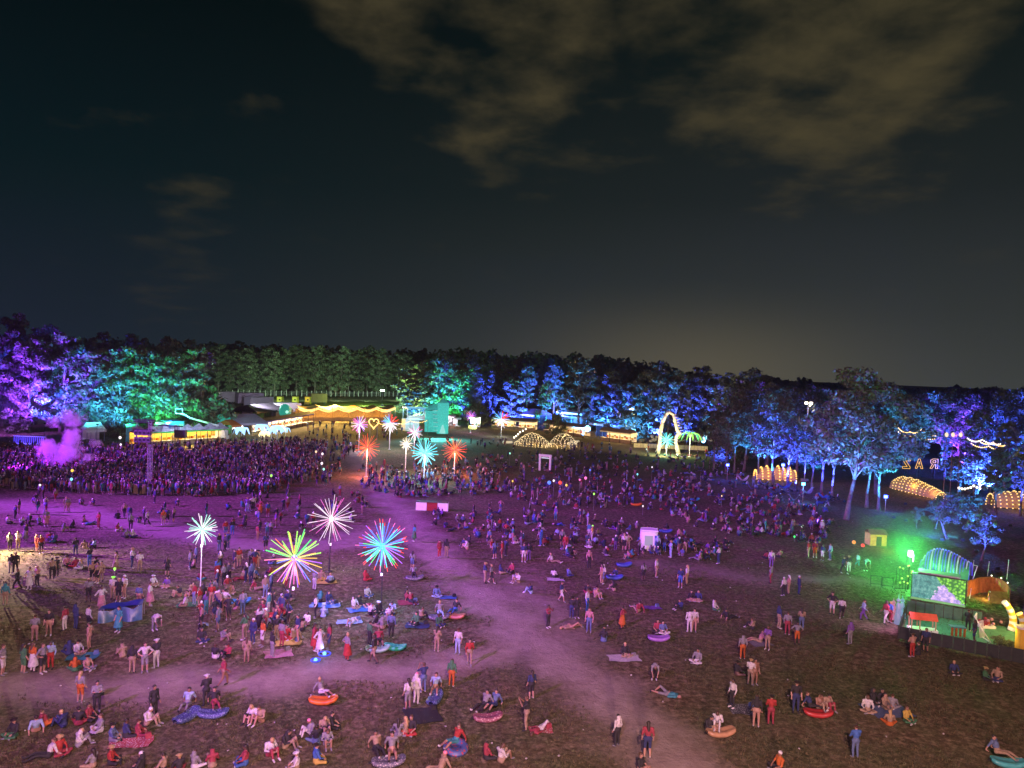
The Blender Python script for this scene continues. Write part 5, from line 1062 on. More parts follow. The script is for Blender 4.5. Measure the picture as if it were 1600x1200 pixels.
LOUNGERS = [(590, 1018, nyl('mint', (.20, .38, .28)), .1, 'L', 'mint air lounger next to the green one'), (617, 1015, nyl('green', (.03, .38, .20)), -.25, 'L', 'empty emerald green air lounger'), (505, 1099, nyl('orange', (.55, .14, .02)), .05, 'L', 'bright orange air lounger on the near grass'),
    (679, 1096, SPARK, 1.4, 'L', 'light blue air lounger beside the black blanket'), (762, 1126, FLOR, .2, 'L', 'pink floral lounger holding two people'), (607, 1196, STRP, .2, 'L', 'big patterned lounger at the bottom edge'), (712, 1172, patt('red_blue', (.30, .05, .08), (.06, .09, .22), 4), .3, 'R', 'red inflatable ring with a person curled inside'),
    (686, 968, STRP, .2, 'L', 'striped grey air lounger near the dirt track'), (711, 966, nyl('rust', (.42, .18, .10)), -.3, 'L', 'rust air lounger next to the striped one'), (1029, 1001, nyl('violet', (.26, .13, .38)), .0, 'L', 'violet air lounger seating two people'), (1278, 1119, nyl('red', (.36, .035, .035)), -.15, 'L', 'red air lounger seating three people'),
    (1126, 1149, nyl('tan', (.38, .23, .12)), .2, 'L', 'tan air lounger near the red shorts'), (292, 1124, SPARK, 1.2, 'L', 'blue sparkling lounger beside the black-clad figure'), (333, 1120, SPARK, .1, 'L', 'blue sparkling air lounger in front of the black-clad figure'), (1575, 1197, nyl('teal', (.06, .34, .34)), -.2, 'L', 'teal air lounger in the bottom right corner'),
    (375, 943, nyl('blue', (.05, .22, .52)), .3, 'L', 'blue air lounger below the mint-white firework lamp'), (648, 906, STRP, .2, 'L', 'patterned air lounger behind the cyan firework lamp'), (960, 905, nyl('navy', (.06, .10, .36)), .1, 'L', 'navy air lounger on the middle field'), (994, 790, nyl('orange', (.55, .14, .02)), .0, 'L', 'small orange air lounger on the far right field'), (430, 964, nyl('red', (.36, .035, .035)), .5, 'L', 'red air lounger left of the rainbow lamp pole'),
    (1020, 842, nyl('blue', (.05, .22, .52)), .3, 'L', 'blue air lounger behind the white inflatable booth'), (975, 885, nyl('navy', (.06, .10, .36)), .2, 'L', 'dark blue air lounger left of the two strollers'), (1085, 782, nyl('blue', (.05, .22, .52)), .2, 'L', 'blue air lounger far on the dark field'), (1040, 832, nyl('navy', (.06, .10, .36)), 0, 'L', 'navy air lounger right behind the white booth')]
for px, py, m, rz, k, lab in LOUNGERS:
    t = thing('air_lounger', lab, 'lounger', G(px, py) + Vector((0, 0, -.05)), rz, 'inflatable loungers on the grass'); t.scale = (.86,) * 3 if k == 'L' else (.74,) * 3; o = link('shell', LM if k == 'L' else RM, t); o.material_slots[0].link = 'OBJECT'; o.material_slots[0].material = m
    if k == 'L': MB().tube((-.99, -.12, .34), (-1.12, .0, .26), .03, None, 6).tube((-.99, .12, .34), (-1.12, .0, .26), .03, None, 6).build('strap', BLACK, t)
    else: MB().grid(lambda u, v: (.55 * math.cos(u * 6.2832) * v, .55 * math.sin(u * 6.2832) * v, .14), 18, 2).build('seat_mesh', m, t)
stripe_rug = patt('rug_white_red', (.6, .58, .55), (.35, .08, .08), 12)
BLANKETS = [(508, 946, 2.4, 1.3, nyl('tarp_blue', (.04, .15, .40)), .1, 'bright blue tarp with two people in a row'), (565, 952, 2.2, 1.3, nyl('tarp_blue', (.04, .15, .40)), .5, 'blue tarp behind the cyan firework lamp pole'), (660, 1119, 2.0, 1.9, CL['K'], .3, 'black blanket spread beside the light blue lounger'), (975, 1029, 2.2, 1.2, CL['W'], .1, 'white blanket under the person in black'),
    (1162, 1109, 1.7, 1.4, patt('rug_stripe', (.4, .4, .42), (.06, .06, .07), 10), 0, 'striped grey blanket by the white-topped person'), (845, 1141, 1.3, .8, stripe_rug, .1, 'red and white rug beside the man in tan trousers'), (450, 1005, 1.8, 1.0, CL['Y'], .3, 'yellow blanket by the rainbow lamp pole'), (508, 910, 2.0, 1.1, CL['Y'], .2, 'mustard blanket under seated people behind the rainbow lamp'), (435, 1022, 1.8, 1.4, CL['P'], .4, 'pale pink blanket on the path edge'), (205, 1160, 2.0, 1.2, stripe_rug, .2, 'patterned rug under the three seated people at lower left'),
    (546, 972, 1.9, 1.0, CL['L'], .2, 'light blue blanket with a lying person'), (652, 978, 1.8, 1.2, CL['N'], .1, 'navy blanket under the couple right of the cyan lamp'), (638, 942, 1.7, 1.2, CL['M'], .2, 'maroon blanket above the navy one'), (1018, 950, 1.6, .9, CL['U'], .1, 'purple blanket far right of the track'), (1385, 1110, 2.6, 2.0, CL['D'], .2, 'denim-blue blanket under the ring of seated friends'), (1188, 1006, 1.6, 1.2, CL['G'], .3, 'grey blanket under the pink-clad pair'), (700, 934, 1.5, .9, CL['B'], .1, 'blue blanket below the dirt track bend'), (868, 906, 1.6, 1.0, CL['W'], 0, 'white blanket of the couple in the middle field'), (130, 1026, 1.8, 1.3, CL['C'], .1, 'teal blanket under the two seated at left'), (300, 945, 2.2, 1.3, CL['E'], .3, 'dark green blanket by the white lamp pole')]
for px, py, w_, d_, m, rz, lab in BLANKETS:
    t = thing('picnic_blanket', lab, 'blanket', G(px, py), rz, 'blankets on the grass'); r_ = random.Random(int(px))
    MB().grid(lambda u, v: ((u - .5) * w_ * (1 + .05 * math.sin(7 * v + px)), (v - .5) * d_ * (1 + .05 * math.sin(6 * u + py)), .045 + .02 * math.sin(9 * u + px) * math.cos(8 * v)), 12, 10).build('cloth', m, t, True)
    MB().box((w_ * .35, d_ * .3, .15), (.34, .22, .26), .4, .8).build('bag', [CL['K'], CL['M'], CL['D'], CL['G']][int(px) % 4], t)
# big blue sheet shelter at left
g = G(190, 966); t = thing('sheet_shelter', 'large sagging blue sheet shelter with a pale patterned side', 'shelter', g, .35)
MB().grid(lambda u, v: ((u - .5) * 2.9, (v - .5) * 1.3 + .12 * math.sin(5 * u), .85 + .35 * u - .32 * math.sin(math.pi * u) * math.sin(math.pi * v) + .05 * math.sin(11 * u + 5 * v)), 16, 8).build('sheet', nyl('tarp_navy', (.02, .04, .16)), t, True)
MB().grid(lambda u, v: ((u - .5) * 2.9, -.65 - .16 * math.sin(11 * u) * (1.1 - v) + .12 * math.sin(5 * u) - .2 * (1 - v), .03 + v * (.82 + .35 * u) * (.75 + .25 * abs(math.cos(6 * u)))), 24, 5).build('front_drape', nyl('tarp_sky', (.04, .11, .18)), t, True)
for x in (-1.45, 1.45):
    for y in (-.65, .65): MB().tube((x, y, 0), (x, y, .85 + .35 * (x > 0)), .03).build('pole', STEEL, t)

# ------------------------------------------------------------------ right wood: kiosk, lantern rows, letters, hammocks
rib_vault('lantern_kiosk', 'bright amber lantern kiosk deep in the blue wood', 'kiosk', G(1180, 747), G(1241, 750), [1.6, 2.2, 2.5, 2.0, 2.6, 2.2, 2.5, 1.8], 1.5, em('bulb_amber', (1, .50, .10), 2.5), None, .16, 12, cloth=amber)
for px in (1190, 1212, 1232): point('kiosk_light', UP(px, 752, 1.8), (1, .50, .10), 90, .3)
amb = MATS['bulb_amber']
rib_vault('lantern_row', 'long amber lantern tunnel below the lit letters', 'light tunnel', G(1400, 762), G(1471, 780), [1.6, 2.1, 2.4, 2.3, 2.5, 2.3, 2.4, 2.2, 2.1, 1.9, 1.8, 1.6, 1.4, 1.2], 1.5, em('bulb_gold', (1, .62, .18), 2.4), 'amber lantern tunnels', .11, 12, cloth=amber)
rib_vault('lantern_row', 'wide amber lantern tunnel at the right edge', 'light tunnel', G(1547, 790), G(1612, 794), [2.0, 2.4, 2.6, 2.5, 2.7, 2.6, 2.8, 2.7], 1.7, MATS['bulb_gold'], 'amber lantern tunnels', .11, 12, cloth=amber)
for px, py in ((1415, 768), (1445, 776), (1575, 796), (1600, 798)): point('tunnel_light', UP(px, py, 1.6) + Vector((0, -2, 0)), (1, .50, .12), 130, .4)
festoon('cream globe string between the two lantern tunnels', [UP(1497, 790, 3.0), UP(1520, 788, 3.2), UP(1546, 788, 3.0)], 5, bulbw, r=.2, sag=.3)
HI = lambda px, py, Y: AT(px, py, Y)
for k, (lab, pts, nb, m) in enumerate([
    ('warm bulb rows slung high in the trees above the lit letters', [(1404, 668), (1422, 674), (1440, 670), (1464, 680)], 11, bulb), ('second warm bulb row just below the highest one', [(1404, 674), (1430, 680), (1464, 684)], 10, bulb),
    ('white-orange bulb row in the trees at right', [(1512, 684), (1535, 686), (1566, 692)], 11, bulbw), ('orange bulb row under the white-orange one at right', [(1518, 692), (1545, 696), (1568, 698)], 9, bulb), ('third orange bulb row at right, half hidden by leaves', [(1530, 688), (1552, 690), (1572, 694)], 9, bulb)]):
    festoon(lab, [HI(x, y, 132 if x < 1490 else 116) for x, y in pts], nb, m, r=.10, sag=.4, post=False)
for k, (px, py) in enumerate([(1425, 668), (1450, 676), (1532, 688), (1556, 694)]): point('wood_light', HI(px, py, 131 if px < 1490 else 115), (1, .65, .25), 260, .3)
for k, px in enumerate((1478, 1488, 1500)):
    g = HI(px, 700, 128); t = thing('paper_lantern', f'{ORD[k]} from left of the tall cream lantern poles in the wood', 'lantern', (g.x, g.y, 0), 0, 'cream lantern poles in the wood'); MB().tube((0, 0, 0), (0, 0, g.z + 2.2), .05).build('pole', WOOD, t); MB().ball((0, 0, g.z + 2.3), (.3, .3, .42), 8, 6).build('globe', em('globe_cream', (1, .72, .45), 1.2), t, True)
festoon('small warm bulb row left of the big spreading tree', [UP(1262, 712, 3.0), UP(1275, 713, 3.0), UP(1292, 714, 3.0)], 7, bulb, r=.2, sag=.3)
festoon('few white bulbs hanging left of the lantern kiosk', [UP(1116, 712, 3.4), UP(1130, 713, 3.0), UP(1142, 714, 3.4)], 3, bulbw, r=.2, sag=.2)
# letters seen from behind, so mirrored: R A Z
neon = em('letter_gold', (1, .52, .10), 1.25); g = G(1410, 746); t = thing('letter_sign', 'gold outlined letters standing in the wood, read from behind', 'sign', g)
GL = {'Z': [[(0, 0), (1, 0), (1, .2), (.38, .2), (1, .85), (1, 1), (0, 1), (0, .8), (.6, .8), (0, .16), (0, 0)]],
      'A': [[(0, 0), (.42, 1), (.62, 1), (1, 0), (.76, 0), (.68, .25), (.34, .25), (.26, 0), (0, 0)], [(.42, .45), (.6, .45), (.51, .72), (.42, .45)]],
      'R': [[(0, 0), (0, 1), (.65, 1), (.95, .85), (.95, .6), (.7, .45), (1, 0), (.72, 0), (.45, .42), (.28, .42), (.28, 0), (0, 0)], [(.28, .6), (.6, .6), (.68, .7), (.6, .82), (.28, .82), (.28, .6)]]}
for ch, px in (('Z', 1416), ('A', 1436), ('R', 1459)):
    c = AT(px, 732, g.y) - g; w_, h_ = 12 * MPP(g.y), 15 * MPP(g.y); mb = MB()
    for poly in GL[ch]: mb.path([Vector((c.x + (.5 - x) * w_, 0, c.z + y * h_)) for x, y in poly], .055, 6)
    lt = mb.build('letter', neon, t); MB().tube((c.x - .3, .1, 0), (c.x - .3, .1, c.z + .2), .04).tube((c.x + .3, .1, 0), (c.x + .3, .1, c.z + .2), .04).build('stand', BLACK, lt)
def hammock(label, pa, pb, m):
    a, b = G(*pa) + Vector((0, 0, 1.6)), G(*pb) + Vector((0, 0, 1.6)); o = Vector((a.x, a.y, 0)); t = thing('hammock', label, 'hammock', o, 0, 'hammocks slung between the slender trees')
    d = (b - a); n_ = Vector((-d.y, d.x, 0)).normalized()
    MB().grid(lambda u, v: a - o + d * (.12 + .76 * u) + n_ * (v - .5) * .9 * math.sin(math.pi * (.08 + .84 * u)) + Vector((0, 0, -.9 * math.sin(math.pi * u) + .5 * (v - .5) ** 2)), 12, 5).build('sling', m, t, True)
    MB().tube(a - o, a - o + d * .12, .02).tube(b - o, b - o - d * .12, .02).build('rope', cream, t)
for i, (pa, pb, m) in enumerate([((1182, 762), (1205, 764), CL['L']), ((1210, 770), (1240, 768), CL['B']), ((1165, 770), (1185, 772), CL['U']), ((1250, 780), (1272, 776), CL['L']), ((1200, 778), (1222, 780), CL['N']), ((1275, 786), (1300, 784), CL['B']), ((1150, 758), (1172, 757), CL['W']), ((1230, 788), (1250, 790), CL['G'])]):
    hammock(f'{ORD[i]} hammock of those slung between slender trees, {["light blue", "blue", "purple", "pale blue", "navy", "deep blue", "white", "grey"][i]}', pa, pb, m)
def tree_lantern(label, px, base, py, c, power):
    g = G(px, base); z = AT(px, py, g.y).z; t = thing('lantern_post', label, 'lantern', g, 0, 'blue lanterns in the wood'); MB().tube((0, 0, 0), (0, 0, z), .06, .05).build('post', WOOD, t)
    MB().box((0, 0, z + .2), (.5, .12, .4)).build('lamp_head', em('lantern_' + c, FL[c], 25, True), t); MB().box((0, .1, z + .2), (.6, .1, .5)).build('hood', BLACK, t)
    point('lantern_glow', g + Vector((0, -.5, z)), FL[c], power, .2)
tree_lantern('bright azure lantern low between the slender trees', 1254, 786, 758, 'azure', 900)
tree_lantern('deep blue lantern under the slender trees', 1222, 762, 728, 'blue', 2200)
tree_lantern('blue lantern left of the kiosk', 1136, 750, 728, 'blue', 900)
tree_lantern('blue lantern under the big spreading tree', 1383, 800, 778, 'blue', 700)
tree_lantern('violet-blue lantern among the low trees', 1552, 800, 738, 'blue', 2500)
tree_lantern('blue lantern high beyond the lit letters', 1442, 720, 668, 'blue', 5000)
for i, (px, py, c) in enumerate([(1195, 652, 'teal'), (1160, 690, 'azure'), (1345, 790, 'teal'), (1540, 835, 'azure')]): spot('canopy_beam', UP(px, 780 if px < 1300 else 850, 1.0), AT(px, py, 120 if px < 1300 else 82), FL[c], 6000, 45, .8, .2)

# ------------------------------------------------------------------ LED screen, ribbed canopy and the garden court at right
p0, p1 = G(1424, 935), G(1507, 949); rz, w = frame_of(p0, p1); hs_ = 2.15
t = thing('led_screen', 'large LED screen showing green ivy and a pale triangle', 'screen', p0, rz)
sm = bpy.data.materials.new('screen_image'); sm.use_nodes = True; T = sm.node_tree; B_ = T.nodes['Principled BSDF']; B_.inputs['Base Color'].default_value = (.02, .02, .02, 1)
tcn = T.nodes.new('ShaderNodeTexCoord'); sx = T.nodes.new('ShaderNodeSeparateXYZ'); T.links.new(tcn.outputs['Generated'], sx.inputs[0])
def tm(op, a, b=None, c=None):
    n = T.nodes.new('ShaderNodeMath'); n.operation = op
    for i, v in enumerate((a, b, c)):
        if v is None: continue
        if isinstance(v, (int, float)): n.inputs[i].default_value = v
        else: T.links.new(v, n.inputs[i])
    return n.outputs[0]
def tr_(v, st):
    r = T.nodes.new('ShaderNodeValToRGB'); T.links.new(v, r.inputs[0])
    while len(r.color_ramp.elements) < len(st): r.color_ramp.elements.new(.5)
    for e, (p, c) in zip(r.color_ramp.elements, st): e.position = p; e.color = (*c, 1)
    return r.outputs[0]
def tmix(f, a, b):
    n = T.nodes.new('ShaderNodeMix'); n.data_type = 'RGBA'; T.links.new(f, n.inputs[0]); T.links.new(a, n.inputs[6]); T.links.new(b, n.inputs[7]); return n.outputs[2]
nz = T.nodes.new('ShaderNodeTexNoise'); nz.inputs['Scale'].default_value = 2.6; nz.inputs['Detail'].default_value = 7; nz.inputs['Roughness'].default_value = .75; T.links.new(tcn.outputs['Object'], nz.inputs['Vector'])
vz = T.nodes.new('ShaderNodeTexVoronoi'); vz.inputs['Scale'].default_value = 5; T.links.new(tcn.outputs['Object'], vz.inputs['Vector'])
ivy = tr_(nz.outputs['Fac'], [(.30, (.01, .05, .07)), (.5, (.05, .22, .20)), (.7, (.20, .45, .38))])
lime = tr_(vz.outputs['Distance'], [(.0, (.38, .75, .10)), (.35, (.16, .50, .05)), (.7, (.02, .16, .03))])
right = tm('GREATER_THAN', tm('ADD', sx.outputs['X'], tm('MULTIPLY', sx.outputs['Z'], .35)), .80)
img = tmix(right, ivy, lime)
up_ = tm('SUBTRACT', .74, tm('MULTIPLY', tm('ABSOLUTE', tm('SUBTRACT', tm('ADD', sx.outputs['X'], tm('MULTIPLY', nz.outputs['Fac'], .45)), .80)), tm('ADD', 1.9, tm('MULTIPLY', tm('LESS_THAN', sx.outputs['X'], .54), 1.6))))
tri = tm('GREATER_THAN', tm('SUBTRACT', up_, sx.outputs['Z']), 0.0)
pink = tr_(nz.outputs['Fac'], [(.3, (.12, .10, .30)), (.5, (.38, .28, .62)), (.62, (.75, .50, .70)), (.75, (.9, .85, .95))])
img = tmix(tri, img, pink); T.links.new(img, B_.inputs['Emission Color']); B_.inputs['Emission Strength'].default_value = 1.5
MB().box((w / 2, 0, .2 + hs_ / 2), (w, .05, hs_)).build('display', sm, t); MB().box((w / 2, .12, .2 + hs_ / 2), (w + .15, .14, hs_ + .15)).build('housing', BLACK, t); MB().box((w / 2, -.06, .1), (w + .1, .12, .16)).build('lit_sill', em('sill_green', (.45, .9, .35), .5), t)
for x in (.4, w - .4): MB().box((x, .5, .9), (.12, .8, 1.8)).build('brace', BLACK, t)
MB().box((w / 2, .9, hs_ + .35), (w * .8, 1.4, .12)).build('top_cover', lilac, t)
spot('screen_spill', p0.lerp(p1, .5) + Vector((0, -.4, 1.4)), p0.lerp(p1, .5) + Vector((-.5, -6, 0)), (.3, 1, .55), 700, 150, .8, .8)
wt, vt = em('rib_white', (.8, .62, 1), .5), em('rib_violet', (.14, .08, 1), .65)
rib_vault('ribbed_canopy', 'violet and white ribbed whale-back canopy behind the LED screen', 'canopy', G(1440, 889), G(1516, 903), [round(h * .84, 2) for h in (1.2, 1.8, 2.3, 2.6, 2.85, 2.95, 3.0, 3.0, 2.95, 2.9, 2.8, 2.7, 2.6, 2.45, 2.3, 2.15, 2.0, 1.85)], 1.5, None, None, .06, 14, tubes=[vt, wt, vt], cloth=mat('smoky_film', (.05, .09, .10), .4, .2))
q = G(1516, 917); t = thing('slanted_pole', 'slanted white pole at the tail of the ribbed canopy', 'pole', q); MB().tube((0, 0, 0), (.6, 0, 2.1), .04).build('shaft', WHITE, t); MB().tube((.6, 0, 2.1), (.2, 0, 2.2), .03).build('hook', WHITE, t)
# green lamp mast with hanging blossoms
g = G(1418, 921); z = AT(1421, 866, g.y).z; t = thing('green_lamp', 'blazing green lamp on a mast beside the LED screen', 'lamp', g); MB().tube((0, 0, 0), (.1, 0, z), .06, .04).build('pole', BLACK, t)
MB().box((.1, -.02, z + .05), (.34, .16, .50)).build('lamp_head', em('lens_green_hot', (.45, 1, .60), 30, True), t); MB().box((.1, .1, z + .05), (.5, .1, .7)).build('hood', BLACK, t)
MB().box((.35, -.05, z - .35), (.08, .05, .7)).build('light_strip', em('strip_ice', (.75, 1, 1), 6), t)
rr = random.Random(9)
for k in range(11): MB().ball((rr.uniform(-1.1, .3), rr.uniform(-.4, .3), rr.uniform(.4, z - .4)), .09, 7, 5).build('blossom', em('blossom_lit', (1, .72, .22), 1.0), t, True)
for k in range(5): MB().tube((-1.1 + .3 * k, 0, 0), (-1.1 + .3 * k, .1, z * (.6 + .08 * k)), .02, None, 5).build('stem', BLACK, t)
point('green_glow', g + Vector((.1, -.6, z + .1)), (.08, 1, .15), 3600, .2); spot('green_beam', g + Vector((-.2, .6, z + .3)), G(1400, 850), (.04, 1, .12), 13000, 140, .9, .2)
# fences round the court, each panel its own piece
fence_m = mat('fence_green', (.05, .12, .08), .8, .2, 3); fence_k = mat('fence_black', (.018, .025, .022), .8, .2, 3)
def panel_fence(label, pa, pb, n, h, m):
    p0, p1 = G(*pa), G(*pb); rz, w = frame_of(p0, p1); t = thing('panel_fence', label, 'fence', p0, rz)
    for i in range(n): MB().box((w * (i + .5) / n, 0, h / 2 + .05), (w / n - .07, .05, h)).build('panel', m, t)
    for i in range(n + 1): MB().box((w * i / n, .06, h / 2 + .05), (.05, .05, h + .15)).build('post', BLACK, t)
panel_fence('dark green panel fence in front of the LED screen', (1416, 956), (1534, 976), 8, 1.0, fence_m)
panel_fence('black screen fence along the near side of the court', (1404, 998), (1560, 1030), 9, .95, fence_k)
panel_fence('black screen fence at the right end of the court', (1560, 1030), (1640, 1046), 4, 1.0, fence_k)
panel_fence('short black fence at the left end of the court', (1404, 998), (1416, 957), 3, .95, fence_k)
me = MB().add([G(1410, 996, .012), G(1562, 1027, .012), G(1640, 1040, .012), G(1640, 985, .012), G(1536, 976, .012), G(1418, 957, .012)], [(0, 1, 2, 3, 4, 5)]).build('turf_court', mat('turf_court', (.05, .16, .10), .9, .2, 2), None); tag(me, 'flat green turf of the fenced court', None, kind='structure')
for i, (px, py, h) in enumerate([(1519, 898, 1.5), (1543, 900, 1.5), (1573, 905, 2.0), (1515, 935, .9), (1545, 938, .8)]):
    t = thing('marker_post', ('thin pale post left behind the curved wall', 'thin pale post behind the curved wall', 'tallest pale post behind the curved wall', 'short leaning pale stake beside the LED screen', 'short stake below the curved wall')[i], 'post', G(px, py), 0, 'pale posts behind the court'); MB().tube((0, 0, 0), (.1, 0, h), .04, .03).build('shaft', cream, t); MB().ball((.1, 0, h), .05, 6, 5).build('cap', WHITE, t)
# curved brown wall
t = thing('curved_wall', 'curved rust-brown wall lit amber beside the LED screen', 'wall', (0, 0, 0)); rust = mat('rust_boards', (.26, .11, .05), .8, .25, 4)
cp = [G(1511, 932), G(1530, 926), G(1548, 925), G(1563, 929), G(1573, 937), G(1577, 946)]
for a, b in zip(cp, cp[1:]):
    rz, w = frame_of(a, b)
    for k in range(3):
        q = a.lerp(b, (k + .5) / 3); MB().box((q.x, q.y, .75), (w / 3 - .02, .06, 1.5), rz).build('board', rust, t)
for q in cp[2:5]: MB().ball((q.x, q.y, 1.6), .07, 7, 5).build('bulb', bulbw, t)
point('wall_glow', G(1540, 936) + Vector((0, 0, .6)), (1, .42, .08), 160, .2)
MBt = thing('ramp', 'wooden ramp leaning inside the curved wall', 'ramp', G(1548, 942), -.3); MB().add([(0, 0, .02), (1.6, -.2, .02), (1.6, 1.2, .9), (0, 1.0, .9)], [(0, 1, 2, 3)]).add([(0, 0, .0), (1.6, -.2, .0), (1.6, 1.2, .86), (0, 1.0, .86)], [(3, 2, 1, 0)]).build('deck', rust, MBt); MB().box((.1, .95, .42), (.08, .08, .84)).box((1.5, 1.1, .42), (.08, .08, .84)).build('leg', WOOD, MBt)
# little red-roofed bridge, table, flowers and yellow columns
g = G(1424, 986); t = thing('roofed_bridge', 'little open wooden shelter with a red gable roof in the court', 'shelter', g, -.22)
for x in (0, .6, 1.75):
    for y in (0, .7): MB().box((x, y, .5), (.08, .08, 1.0)).build('post', mat('post_peach', (.55, .35, .22), .7, .1), t)
MB().add([(-.12, -.15, 1.0), (1.9, -.15, 1.0), (1.9, .35, 1.45), (-.12, .35, 1.45), (-.12, .85, 1.0), (1.9, .85, 1.0)], [(0, 1, 2, 3), (3, 2, 5, 4)]).build('roof', mat('roof_red', (.60, .09, .04), .7, .15), t); MB().add([(1.88, -.12, 1.0), (1.88, .82, 1.0), (1.88, .35, 1.42)], [(0, 1, 2)]).build('gable', cream, t); MB().box((.9, .35, .12), (2.1, .8, .2)).build('floor', WHITE, t)
spot('shelter_light', g + Vector((.5, -4, 3)), g + Vector((.9, .3, .7)), (1, .75, .6), 260, 70, .8, .2)
g = G(1487, 994); t = thing('game_table', 'blue-topped table with orange legs in the court', 'table', g, -.2); MB().box((.5, .3, .72), (1.1, .6, .06)).build('table_top', nyl('tarp_sky', (.04, .11, .18)), t)
for x in (.05, .35, .65, .95): MB().box((x, .1, .35), (.14, .1, .68)).build('leg', CL['O'], t)
g = G(1540, 980); t = thing('pink_flowers', 'heap of pink flowers at the back of the court', 'flowers', g)
for k in range(26): MB().ball((rr.gauss(0, .35), rr.gauss(0, .25), .15 + abs(rr.gauss(0, .3))), .13, 7, 5).build('flower', [CL['P'], CL['R'], CL['M']][k % 3], t, True)
MB().box((0, 0, .1), (1.2, .8, .2)).build('planter', WHITE, t)
g = G(1548, 1004); t = thing('white_frame', 'white leaning frame ramp beside the yellow columns', 'frame', g, .5); MB().tube((0, 0, 0), (-.6, .3, .9), .05).tube((-.6, .3, .9), (-.2, 1.2, 1.7), .05).tube((0, 0, 0), (.5, .9, .05), .05).tube((-.2, 1.2, 1.7), (.8, 1.6, 1.7), .05).tube((.8, 1.6, 1.7), (.8, 1.6, 0), .05).build('tubes', WHITE, t)
for k in range(5): MB().tube((.2 + .15 * k, .9, 0), (.2 + .15 * k, 1.1, 1.3), .025).build('bar', cream, t)
colm, wtm = mat('column_yellow', (.75, .48, .06), .6, .1), mat('column_white', (.78, .76, .72), .6, .1)
for i, (px, py, n_, bend, nm) in enumerate([(1580, 985, 9, .10, 'bent yellow and white banded column'), (1594, 1000, 8, .14, 'shorter white-banded bent column')]):
    g = G(px, py); t = thing('banded_column', nm + ' at the right edge of the court', 'column', g, 0, 'banded columns in the court')
    for k in range(n_): MB().tube((bend * k - .02 * k * k, 0, .26 * k), (bend * (k + 1) - .02 * (k + 1) ** 2, 0, .26 * (k + 1)), .30 - .01 * k, None, 12).build('band', colm if k % 2 else wtm, t)
g = G(1593, 1030); t = thing('yellow_pillar', 'square yellow pillar lit from below at the right edge', 'pillar', g); MB().box((.3, .3, 1.1), (.6, .6, 2.2)).build('shaft', colm, t); MB().box((.3, .3, 2.28), (.75, .75, .16)).build('capital', wtm, t)
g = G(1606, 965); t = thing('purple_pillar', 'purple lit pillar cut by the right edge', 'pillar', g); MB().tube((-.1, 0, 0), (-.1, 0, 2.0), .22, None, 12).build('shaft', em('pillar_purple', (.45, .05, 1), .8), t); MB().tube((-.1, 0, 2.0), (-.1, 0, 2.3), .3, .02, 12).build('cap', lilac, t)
for i, (px, py) in enumerate([(1568, 1019), (1578, 1022), (1560, 1012)]):
    g = G(px, py); t = thing('lit_shrub', ('low yellow-lit shrub by the court corner', 'bright yellow shrub next to the square pillar', 'small yellow-lit shrub by the white frame')[i], 'shrub', g, i, 'yellow-lit shrubs in the court'); tm_, cm_ = KIND['bush'][i % 2]; a = link('trunk', tm_, t); b = link('crown', cm_, t); t.scale = (.17, .17, .19)
spot('court_light', G(1572, 1024) + Vector((0, 0, 2.6)), G(1582, 1012), (1, .80, .10), 260, 110, .8, .2); point('court_light', G(1590, 995) + Vector((0, 0, 2.8)), (1, .70, .18), 800, .3)
spot('court_light', G(1470, 975) + Vector((0, 0, 4)), G(1480, 985), (.45, 1, .70), 700, 120, .9, .4)
for i, (px, py, h, m) in enumerate([(1402, 975, 2.2, em('totem_ice', (.55, .62, 1), .35)), (1395, 968, 1.6, em('totem_rose', (1, .35, .6), .45)), (1409, 966, 1.7, em('totem_azure', (.35, .7, 1), .4))]):
    t = thing('totem_statue', ('tall ice-blue glowing totem at the court gate', 'rose glowing totem at the court gate', 'azure glowing totem behind the tall one')[i], 'statue', G(px, py), i, 'glowing totems at the court gate')
    for k in range(4): MB().tube((.04 * (k % 2), 0, h * k / 5), (.04 * ((k + 1) % 2), 0, h * (k + 1) / 5), .30 - .05 * k + .06 * (k % 2), .24 - .04 * k, 9).build('tier', m, t)
    MB().ball((0, 0, h * .9), .16, 9, 7).build('head', m, t, True); MB().tube((0, 0, h * .98), (.03, 0, h * 1.15), .05, .01).build('plume', m, t)
spot('gate_light', G(1412, 985) + Vector((0, 0, 3)), G(1375, 972), (.9, .35, 1), 900, 110, .9, .3)
# orange tarp hut, barriers near the wood edge
g = G(1360, 853); t = thing('canvas_hut', 'small amber-lit canvas hut at the wood edge', 'hut', g); MB().box((1.0, .8, .7), (2.0, 1.4, 1.4)).build('walls', amber, t); MB().add([(-.1, -.1, 1.4), (2.1, -.1, 1.4), (2.1, .8, 1.9), (-.1, .8, 1.9), (-.1, 1.7, 1.4), (2.1, 1.7, 1.4)], [(0, 1, 2, 3), (3, 2, 5, 4)]).build('roof', roofb, t); MB().box((1, -.03, .6), (.6, .04, 1.1)).build('doorway', DARK, t); point('hut_light', g + Vector((.8, -2.0, 1.0)), (1, .55, .12), 120, .2)
for i, (px, py) in enumerate([(1334, 851), (1348, 856)]): t = thing('fire_lantern', ('red-orange lantern at the wood edge', 'second red-orange lantern nearer the canvas hut')[i], 'lantern', G(px, py)); MB().ball((0, 0, .3), .22, 9, 7).build('globe', EM['red' if i else 'orange'], t, True); MB().tube((0, 0, 0), (0, 0, .12), .15).build('foot', BLACK, t)
